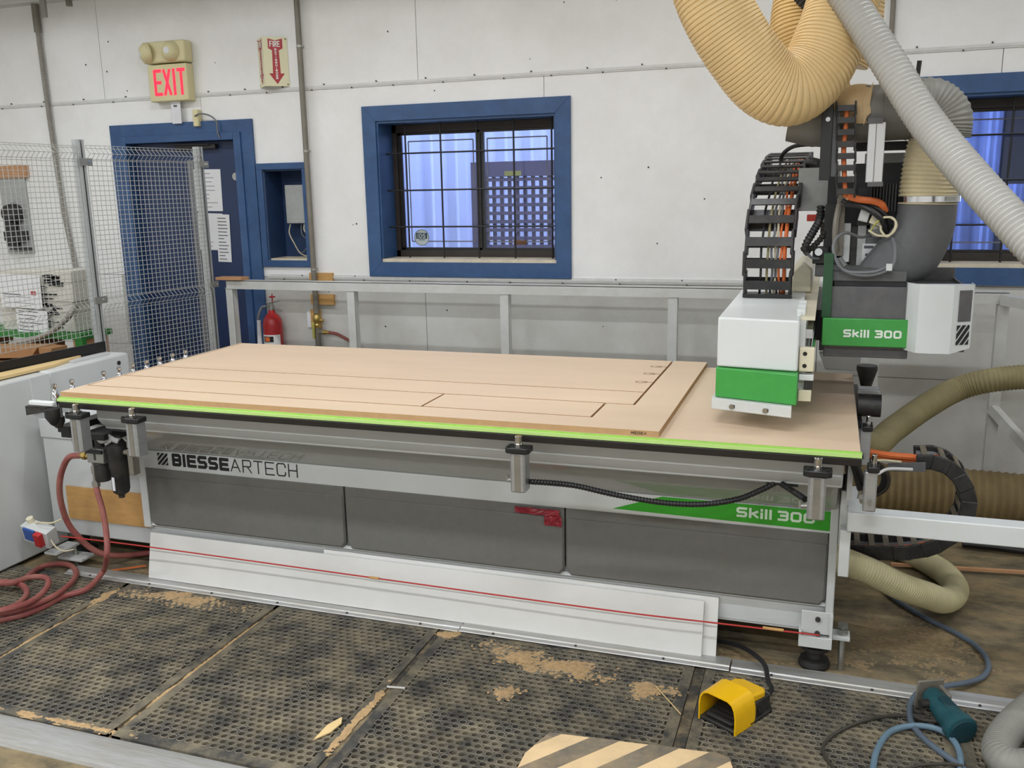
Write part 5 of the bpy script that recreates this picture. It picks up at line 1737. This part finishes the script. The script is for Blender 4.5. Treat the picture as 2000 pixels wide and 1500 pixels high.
pbox(MB(), (2.935, 0.900, 1.625), (2.984, 0.900, 1.391), .9, .94).build('slide_rail', 'black_metal', hm)
pbox(MB(), (2.977, 0.820, 1.663), (3.007, 0.820, 1.436), .82, .86).build('slide_rail', 'pipe_grey', hm, bevel=.002)
MB().box(2.90, 3.02, .9, 1.7, 1.10, 1.22).build('carriage_beam', 'hood_black', hm)
MB().prism([(2.939, 1.250, 0.987), (3.113, 1.250, 0.994), (3.109, 1.250, 0.916), (2.968, 1.250, 0.916)], (0, .06, 0)).build('lower_block', 'cover_white', hm, bevel=.003)
pbox(MB(), (2.937, 1.200, 1.044), (3.034, 1.200, 1.008), 1.2, 1.3).build('lower_skirt', 'hood_grey', hm)
al = pbox(MB(), (3.066, 0.660, 1.908), (3.121, 0.660, 1.705), .655, .69).build('aluminium_profile', 'alu_white', hm, bevel=.003)
MB().box(al.data.vertices[0].co.x + .024, al.data.vertices[0].co.x + .0265, .6535, .656, 1.705, 1.907).build('profile_groove', 'pipe_grey', al)
pbox(MB(), (3.063, 0.655, 1.923), (3.111, 0.655, 1.904), .653, .692).build('profile_cap', 'hood_grey', al)
pbox(MB(), (3.074, 0.655, 1.706), (3.124, 0.655, 1.691), .653, .692).build('profile_cap', 'hood_grey', al)

mo = thing('spindle_motor', 'black finned spindle motor with cables beside the duct elbow', 'motor', (3.08, .85, 1.4))
pbox(MB(), (3.051, 0.830, 1.688), (3.242, 0.830, 1.549), .84, .93).build('motor_block', 'hood_black', mo)
for i in range(15):
    a = (3.090, 0.820, 1.687)
    x = a[0] + i * .0105
    MB().box(x, x + .005, .80, .84, 1.60, 1.70).build('cooling_fin', 'hood_black', mo)
pbox(MB(), (3.060, 0.840, 1.538), (3.181, 0.840, 1.367), .85, .93).build('spindle_housing', 'hood_grey', mo, bevel=.004)
pbox(MB(), (3.075, 0.838, 1.481), (3.145, 0.838, 1.417), .838, .85).build('rating_plate', 'alu_white', mo)
m = MB()
for v0 in (480, 490, 500):
    pass
pbox(MB(), (3.081, 0.836, 1.474), (3.114, 0.836, 1.464), .836, .838).build('plate_print', 'print_grey', mo)
pbox(MB(), (3.086, 0.836, 1.445), (3.105, 0.836, 1.436), .836, .838).build('plate_print', 'print_grey', mo)
pbox(MB(), (3.027, 0.860, 1.549), (3.073, 0.860, 1.376), .86, .9).build('spindle_column', 'black_plastic', mo, bevel=.006)
pbox(MB(), (3.005, 0.840, 1.557), (3.031, 0.840, 1.412), .84, .86).build('bright_bracket', 'machine_light', mo, bevel=.002)
pbox(MB(), (3.056, 0.845, 1.549), (3.086, 0.845, 1.397), .843, .86).build('bright_bracket', 'box_grey', mo, bevel=.002)
MB().obox((3.075, 0.800, 1.592), (1, 0, -.25), (0, 1, 0), (.25, 0, 1), .017, .02, .028).build('connector', 'machine_light', mo, bevel=.003)
MB().cyl((3.120, 0.800, 1.523), (3.119, 0.830, 1.549), .022, seg=14).build('connector', 'box_grey', mo)
MB().obox((3.117, 0.810, 1.569), (1, 0, -.4), (0, 1, 0), (.4, 0, 1), .022, .03, .018).build('connector', 'cream_plastic', mo, bevel=.003)
def cabl(pts, r, mat, y=None, par=mo, name='cable'):
    MB().tube(cr(pts, 8), r, 8).build(name, mat, par)
cabl([(3.011, 0.780, 1.656), (3.055, 0.760, 1.645), (3.099, 0.750, 1.639), (3.128, 0.750, 1.627), (3.143, 0.770, 1.603)], .0125, 'orange_cable')
cabl([(3.007, 0.780, 1.634), (3.074, 0.770, 1.629), (3.123, 0.760, 1.607), (3.155, 0.760, 1.570), (3.163, 0.780, 1.533)], .010, 'black_cable')
cabl([(3.004, 0.780, 1.626), (3.065, 0.760, 1.619), (3.110, 0.750, 1.593), (3.138, 0.750, 1.562), (3.150, 0.770, 1.524)], .010, 'black_cable')
cabl([(2.994, 0.790, 1.641), (3.030, 0.770, 1.623), (3.083, 0.760, 1.617), (3.131, 0.740, 1.580), (3.144, 0.760, 1.543)], .008, 'black_cable')
cabl([(3.127, 0.740, 1.580), (3.165, 0.730, 1.580), (3.181, 0.720, 1.554), (3.164, 0.720, 1.521), (3.122, 0.730, 1.517), (3.091, 0.750, 1.534)], .0042, 'cream_cable')
cabl([(3.158, 0.735, 1.582), (3.177, 0.725, 1.568), (3.175, 0.720, 1.539), (3.153, 0.720, 1.514), (3.133, 0.730, 1.532), (3.130, 0.750, 1.549)], .0042, 'cream_cable')
cabl([(3.097, 0.770, 1.530), (3.115, 0.750, 1.562), (3.135, 0.740, 1.577)], .0032, 'yellow_label')
cabl([(2.990, 0.790, 1.678), (3.006, 0.780, 1.658), (3.013, 0.770, 1.645)], .004, 'cream_cable')
cabl([(2.997, 0.785, 1.682), (3.011, 0.775, 1.663), (3.015, 0.770, 1.649)], .003, 'yellow_label')
pbox(MB(), (2.978, 0.790, 1.680), (2.996, 0.790, 1.665), .78, .80).build('connector', 'cover_white', mo)
# grey cable loop in front of the head
cabl([(3.098, 0.780, 1.514), (3.062, 0.720, 1.512), (3.016, 0.680, 1.529), (2.984, 0.640, 1.518), (2.971, 0.620, 1.487), (2.977, 0.610, 1.452), (2.996, 0.605, 1.416), (3.040, 0.600, 1.390), (3.099, 0.600, 1.385), (3.157, 0.610, 1.404), (3.176, 0.630, 1.433), (3.177, 0.660, 1.476), (3.171, 0.700, 1.509)], .0055, 'grey_cable', name='cable_loop')
cabl([(2.984, 0.612, 1.442), (3.010, 0.603, 1.403), (3.056, 0.598, 1.395), (3.115, 0.600, 1.399), (3.156, 0.610, 1.417)], .0055, 'grey_cable', name='cable_loop')
cabl([(2.986, 0.800, 1.626), (2.978, 0.780, 1.571), (2.977, 0.780, 1.515), (2.982, 0.800, 1.457)], .012, 'pipe_grey', name='conduit')
MB().cyl((2.994, 0.610, 1.444), (3.016, 0.600, 1.416), .0085, seg=10).build('cable_splice', 'hood_grey', mo)
pbox(MB(), (3.149, 0.600, 1.426), (3.168, 0.600, 1.403), .59, .61).build('cable_tie', 'cover_white', mo)

# pneumatic bits left of the head
pn = thing('hand_lever', 'red lever with black ribbed cables left of the router head', 'lever', (2.93, .95, 1.5))
pbox(MB(), (2.868, 0.980, 1.586), (2.965, 0.980, 1.560), .98, .995).build('lever_arm', 'red_handle', pn, bevel=.003)
pbox(MB(), (2.921, 0.960, 1.600), (2.948, 0.960, 1.513), .95, .97).build('lever_mount', 'elbow_grey', pn, bevel=.002)
for y in (430, 450):
    pass
MB().cyl((2.934, 0.948, 1.565), (2.934, 0.940, 1.565), .009, seg=12).build('bolt', 'zinc', pn)
MB().cyl((2.936, 0.948, 1.528), (2.936, 0.940, 1.528), .007, seg=12).build('bolt', 'zinc', pn)
MB().corrugated([(2.919, 0.930, 1.615), (2.916, 0.900, 1.567), (2.899, 0.860, 1.530), (2.878, 0.820, 1.490), (2.867, 0.800, 1.456)], .016, .016, .005, 12).build('ribbed_cable', 'black_plastic', pn)
MB().corrugated([(2.939, 0.920, 1.547), (2.930, 0.900, 1.505), (2.902, 0.880, 1.471), (2.870, 0.860, 1.443)], .013, .016, .004, 12).build('ribbed_cable', 'brown_cable', pn)
MB().cyl((2.920, 0.860, 1.449), (2.920, 0.820, 1.451), .014, seg=14).build('sensor', 'cover_white', pn)
pbox(MB(), (2.898, 0.880, 1.467), (2.958, 0.880, 1.402), .87, .93).build('valve_block', 'black_plastic', pn, bevel=.004)
pbox(MB(), (2.909, 0.900, 1.400), (2.949, 0.900, 1.351), .89, .93).build('valve_block', 'hood_grey', pn, bevel=.004)
cabl([(2.872, 0.840, 1.454), (2.895, 0.840, 1.429), (2.923, 0.850, 1.424)], .005, 'grey_cable', par=pn)
MB().tube(cr([(2.744, 1.300, 1.801), (2.758, 1.200, 1.829), (2.797, 1.120, 1.852), (2.852, 1.050, 1.857), (2.913, 0.950, 1.850)]), .0085, 8).build('black_lead', 'black_cable', label='thin black lead arching from chain top to the carriage post', cat='cable')
MB().corrugated([(2.840, 1.250, 1.776), (2.871, 1.200, 1.789), (2.908, 1.150, 1.779)], .022, .018, .006, 12).build('cable_sleeve', 'black_plastic', label='short black ribbed sleeve at the chain top', cat='cable')

# ================================================================== RIGHT SIDE
gbm = thing('guard_beam', 'white square guard beam sticking out right from the machine base', 'beam', (3.3, .3, .55))
MB().box(3.038, 3.072, .182, .238, .42, .584).build('mount_post', 'machine_light', gbm, bevel=.003)
MB().box(3.036, 3.06, .25, .44, .50, .70).build('mount_plate', 'machine_light', gbm, bevel=.003)
MB().box(3.060, 3.108, .2405, .46, .587, .652).build('beam_arm', 'cover_white', gbm, bevel=.003)
MB().box(3.058, 4.4, .170, .240, .585, .652).build('beam_tube', 'cover_white', gbm, bevel=.004)
MB().cyl((3.62, .9, .30), (3.61, .9, .39), .012, seg=10).build('beam_stub', 'zinc', gbm) if False else None

c3 = thing('cable_chain', 'black floor cable chain looping out right of the machine', 'cable chain', (3.3, .7, .4))
CY = .66
def lp(px, py): return None
loop = [(3.089, 0.660, 0.351), (3.198, 0.660, 0.359), (3.304, 0.660, 0.373), (3.388, 0.660, 0.411), (3.455, 0.660, 0.486), (3.475, 0.660, 0.582), (3.441, 0.660, 0.667), (3.375, 0.660, 0.719), (3.298, 0.660, 0.717)]
loop = [(p[0], CY, p[2]) for p in loop]
energy_chain(c3, loop, (0, 1, 0), .075, .020, .055, 'chain_plastic', 'chain_dusty', .05, thick=.012)
for k, dy in enumerate((.0, .03, -.03)):
    pth = [(x, CY + dy, z + random.uniform(-.008, .008)) for x, y, z in loop]
    MB().tube(cr(pth, 6), .011, 8).build('cable', ['orange_cable', 'grey_cable', 'orange_cable'][k], c3)
MB().prism([(3.198, 0.570, 0.712), (3.321, 0.570, 0.726), (3.323, 0.570, 0.690), (3.200, 0.570, 0.683)], (0, .006, 0)).build('end_plate', 'hood_grey', c3, bevel=.001)
MB().tube(cr([(3.140, 0.500, 0.690), (3.162, 0.500, 0.692), (3.196, 0.520, 0.706), (3.277, 0.550, 0.702)], 6), .006, 8).build('end_bracket', 'alu_white', c3)
cabl([(3.10, .55, .76), (3.191, 0.620, 0.730), (3.279, 0.640, 0.722), (3.359, 0.660, 0.708)], .012, 'orange_cable', par=c3)
cabl([(3.10, .56, .74), (3.210, 0.640, 0.712), (3.298, 0.650, 0.703)], .008, 'orange_cable', par=c3)
cabl([(3.10, .5, .75), (3.166, 0.600, 0.701), (3.204, 0.620, 0.649), (3.200, 0.640, 0.593), (3.159, 0.660, 0.552)], .008, 'brown_cable', par=c3)
cabl([(3.10, .52, .73), (3.154, 0.600, 0.690), (3.187, 0.620, 0.657), (3.186, 0.640, 0.602), (3.153, 0.660, 0.562)], .010, 'black_cable', par=c3)
cabl([(3.137, 0.500, 0.737), (3.177, 0.520, 0.737), (3.238, 0.550, 0.727)], .004, 'cream_cable', par=c3)
hy = thing('hydraulic_lines', 'two black hose ends with zinc fittings beside the table corner', 'hose', (3.07, .2, .7))
for dx in (0, .022):
    MB().tube(cr([(3.055 + dx * .3, .10, .86), (3.072 + dx * .6, .14, .80), (3.09 + dx, .17, .735)]), .0095, 8).build('hose', 'black_cable', hy)
    MB().cyl((3.09 + dx, .17, .735), (3.10 + dx, .185, .685), .008, seg=8).lathe([(0, 0), (.012, 0), (.012, .016), (0, .016)], (3.093 + dx, .175, .70), (.15, .2, 1), 6).build('fitting', 'zinc', hy)

oh = thing('olive_hose', 'long olive ribbed hose running from machine up to the right wall', 'hose', (3.5, 1.8, .6))
hp = [(3.02, 1.22, .70), (3.174, 1.350, 0.568), (3.283, 1.600, 0.581), (3.426, 1.800, 0.646), (3.583, 1.950, 0.713), (3.735, 1.950, 0.766), (3.929, 1.950, 0.793), (4.107, 1.900, 0.800)]
MB().corrugated(hp, .060, .018, .004, 20, n=12, sub=3).build('hose', 'hose_olive', oh)
th = thing('ribbed_drum_hose', 'thick tan ribbed hose lying on the floor by the back wall', 'hose', (3.5, 2.1, .2))
MB().corrugated([(2.95, 2.02, .15), (3.3, 2.02, .15), (3.7, 2.02, .15), (3.92, 2.02, .145), (3.99, 2.02, .145)], .14, .036, .008, 28, sub=4).build('hose', 'hose_tan', th)
ph = thing('pale_hose', 'pale ribbed hose looping on the floor right of the machine base', 'hose', (3.3, .5, .1))
hp = [(2.96, .49, .385), (3.051, .50, .353), (3.159, .52, .310), (3.27, .57, .245), (3.373, 0.660, 0.182), (3.439, 0.780, 0.118), (3.500, 0.967, 0.055), (3.523, 1.065, 0.055), (3.502, 1.198, 0.055), (3.454, 1.292, 0.055), (3.389, 1.381, 0.055), (3.276, 1.494, 0.055)]
MB().corrugated(hp, .051, .010, .0024, 22, n=12, sub=3).build('hose', 'hose_pale', ph)
MB().tube(cr([(3.624, 1.673, 0.030), (3.754, 1.671, 0.030), (3.961, 1.641, 0.030)]), .022, 10).build('black_pipe', 'black_cable', label='black pipe lying on the concrete behind the guard beam', cat='pipe')
MB().bar((3.292, 1.336, 0.020), (3.918, 1.415, 0.020), .018, .012).build('wood_lath', 'wood_block', label='thin brown wood lath on the concrete at right', cat='lath')
MB().cyl((3.876, 1.878, 0.000), (3.94, 1.86, .12), .014, seg=10).build('pipe_stub', 'zinc', label='small metal stub standing behind the guard beam', cat='stub')

bhz = thing('floor_air_hose', 'slate blue hose winding over the concrete to the teal trimmer', 'hose', (3.5, .3, 0))
path = [(3.223, 1.117, 0.012), (3.292, 0.970, 0.012), (3.396, 0.828, 0.012), (3.494, 0.724, 0.012), (3.552, 0.629, 0.012), (3.571, 0.517, 0.012), (3.543, 0.413, 0.014), (3.481, 0.334, 0.022), (3.401, 0.263, 0.034), (3.324, 0.203, 0.036), (3.289, 0.144, 0.026), (3.278, 0.065, 0.024), (3.285, -0.008, 0.024), (3.316, -0.078, 0.024), (3.366, -0.144, 0.024), (3.402, -0.190, 0.024), (3.420, -0.258, 0.024)]
MB().tube(resample(cr(path, 8), .015), .0095, 10).build('hose', 'slate_hose', bhz)
bhy = thing('coiled_air_hose', 'light blue hose loop on the mat below the trimmer', 'hose', (3.3, -.5, .02))
path = [(3.143, -0.380, 0.024), (3.155, -0.267, 0.024), (3.170, -0.170, 0.024), (3.207, -0.067, 0.024), (3.262, -0.015, 0.026), (3.322, -0.003, 0.030), (3.371, -0.020, 0.030), (3.399, -0.075, 0.026), (3.400, -0.168, 0.026), (3.379, -0.274, 0.026)]
MB().tube(resample(cr(path, 8), .015), .0095, 10).build('hose', 'blue_hose', bhy)

# teal trimmer lying on the mat
tr = thing('laminate_trimmer', 'teal handheld laminate trimmer lying on the mat', 'power tool', (3.35, -.1, .02))
a = Vector((3.347, 0.111, 0.070)); b = Vector((3.419, -0.035, 0.045))
a = Vector((a.x, a.y, .072)); b = Vector((b.x, b.y, .05))
d = (b - a).normalized()
L_ = (b - a).length
u_, w_ = frame_of(d)
body = MB().lathe([(0, -.01), (.030, -.01), (.034, .0), (.036, .05), (.041, L_ * .5), (.043, L_ * .75), (.050, L_ * .82), (.050, L_ * .98), (.044, L_), (0, L_)], a, d, 20)
bo = body.build('motor_body', 'teal', tr)
MB().lathe([(0, 0), (.041, 0), (.041, .006), (.026, .008), (0, .008)], a + d * L_, d, 20).build('end_cap', 'teal_dark', tr)
side = d.cross(Vector((0, 0, 1))).normalized()
upv = side.cross(d).normalized()
MB().obox(a + d * L_ * .45 + upv * .036, d, side, upv, .028, .016, .006).build('switch_cover', 'teal_dark', tr, bevel=.003)
pc_ = a - d * .022
MB().obox(pc_, side, upv, d, .046, .05, .004).build('base_plate', 'pipe_grey', tr, bevel=.004)
MB().obox(pc_ + d * .03 - side * .034, d, side, upv, .03, .006, .03).build('base_bracket', 'pipe_grey', tr, bevel=.004)
MB().cyl(pc_ + d * .03 - side * .03, pc_ + d * .03 - side * .055, .011, seg=12).build('thumb_screw', 'cover_white', tr)
MB().cyl(pc_ + d * .05 + side * .03, pc_ + d * .05 + side * .06, .014, seg=12).build('thumb_screw', 'black_plastic', tr)
MB().cyl(pc_ + d * .004, pc_ + d * .04, .012, seg=12).build('collet', 'chrome', tr)
cord = [b - d * .06 - side * .03 - Vector((0, 0, .015)), (3.325, 0.033, 0.030), (3.282, 0.058, 0.022), (3.221, 0.045, 0.020), (3.142, -0.007, 0.020), (3.064, -0.093, 0.020), (3.019, -0.175, 0.020), (3.019, -0.238, 0.020), (3.045, -0.295, 0.020), (3.089, -0.380, 0.020)]
MB().tube(resample(cr(cord, 8), .012), .0055, 8).build('power_cord', 'brown_cable', tr)
MB().tube(cr([(3.232, -0.249, 0.020), (3.291, -0.203, 0.020), (3.360, -0.191, 0.030), (3.400, -0.201, 0.038)]), .0045, 8).build('thin_cord', 'brown_cable', label='thin dark cord at the bottom edge under the blue loop', cat='cord')

# bent grey hose in the corner
gc = thing('corner_hose', 'bent light grey hose in the bottom right corner', 'hose', (3.6, -.5, .05))
hp = [(3.744, 0.179, 0.140), (3.667, 0.130, 0.110), (3.594, 0.062, 0.075), (3.528, -0.051, 0.062), (3.503, -0.149, 0.060), (3.539, -0.189, 0.060), (3.618, -0.152, 0.060), (3.723, -0.080, 0.060)]
MB().corrugated(hp, .048, .011, .0022, 20, n=12, sub=3).build('hose', 'hose_grey', gc)

# ================================================================== YELLOW FOOT PEDAL
fp_ = thing('foot_pedal', 'yellow hooded foot pedal switch on the mat', 'foot pedal', (2.78, -.12, .013))
# local frame: front opening faces lower-left of the photo
f0 = Vector((2.637, -0.132, 0.014)); f1 = Vector((2.760, -0.201, 0.014))
fr = (f1 - f0).normalized()                # along the opening
bk = Vector((-fr.y, fr.x, 0))              # towards the back
if bk.y < 0: bk = -bk
O = f0.copy(); O.z = .0145
Wd = (f1 - f0).length
Dp = .15
def fq(u, v, z): return O + fr * (u * Wd) + bk * v + Vector((0, 0, z))
hood_o, hood_i = [], []
H_ = .108
prof = [(0, 0), (0, .55), (.03, .78), (.10, .93), (.22, 1.0), (.78, 1.0), (.90, .93), (.97, .78), (1, .55), (1, 0)]
th_ = .035
m = MB()
def shell(v0, v1, h0, h1, s0, s1):
    out0 = [fq(.5 + (u - .5) * s0, v0, h * h0) for u, h in prof]
    out1 = [fq(.5 + (u - .5) * s1, v1, h * h1) for u, h in prof]
    in0 = [fq(.5 + (u - .5) * (s0 - .06), v0, max(0, h * h0 - (.004 if h > 0 else 0))) for u, h in prof]
    in1 = [fq(.5 + (u - .5) * (s1 - .06), v1, max(0, h * h1 - (.004 if h > 0 else 0))) for u, h in prof]
    n = len(prof)
    vs = out0 + out1 + in0 + in1
    fs = []
    for i in range(n - 1):
        fs += [(i, i + 1, n + i + 1, n + i), (2 * n + i, 3 * n + i, 3 * n + i + 1, 2 * n + i + 1),
               (i, 2 * n + i, 2 * n + i + 1, i + 1), (n + i, n + i + 1, 3 * n + i + 1, 3 * n + i)]
    m.add(vs, fs)
shell(-.012, .092, H_, H_ * 1.03, 1.0, 1.02)
shell(.092, .105, H_ * 1.03, H_ * .80, 1.02, .95)
m.build('hood', 'yellow_paint', fp_, smooth=40)
m = MB()
top = [fq(.12, .10, .088), fq(.88, .10, .088), fq(.92, .165, .080), fq(.80, .195, .072), fq(.20, .195, .072), fq(.08, .165, .080)]
m.prism(top, (0, 0, -.05))
m.build('rear_cover', 'yellow_paint', fp_, bevel=.008, seg=3)
m = MB()
m.prism([fq(.0, -.008, 0), fq(1.0, -.008, 0), fq(1.02, .19, 0), (fq(.9, .21, 0)), fq(.1, .21, 0), fq(-.02, .19, 0)], (0, 0, .012))
m.prism([fq(.04, .10, .0), fq(.96, .10, .0), fq(.96, .19, .0), fq(.04, .19, .0)], (0, 0, .062))
m.build('base', 'black_plastic', fp_, bevel=.003)
m = MB()
m.prism([fq(.14, .0, .016), fq(.86, .0, .016), fq(.86, .10, .038), fq(.14, .10, .038)], (0, 0, .010))
m.build('treadle', 'rubber_black', fp_, bevel=.003)
for i in range(5):
    MB().prism([fq(.18, .01 + i * .018, .0285 + i * .0035), fq(.82, .01 + i * .018, .0285 + i * .0035), fq(.82, .016 + i * .018, .0295 + i * .0035), fq(.18, .016 + i * .018, .0295 + i * .0035)], (0, 0, .002)).build('tread_rib', 'black_metal', fp_)
MB().cyl(fq(.965, .13, .03), fq(1.0, .13, .03), .011, seg=14).build('side_plug', 'rubber_black', fp_)
e0 = fq(.75, .19, .035)
MB().cyl(e0, e0 + bk * .03, .012, seg=12).build('cable_gland', 'hood_grey', fp_)
pcable = [e0 + bk * .02, e0 + bk * .055 + Vector((0, 0, .01)), (2.834, 0.087, 0.055), (2.818, 0.170, 0.065), (2.780, 0.243, 0.060), (2.719, 0.324, 0.045), (2.650, 0.370, 0.030), (2.570, 0.399, 0.020), (2.490, 0.418, 0.020)]
MB().tube(cr(pcable, 8), .0085, 10).build('pedal_cable', 'black_cable', fp_)
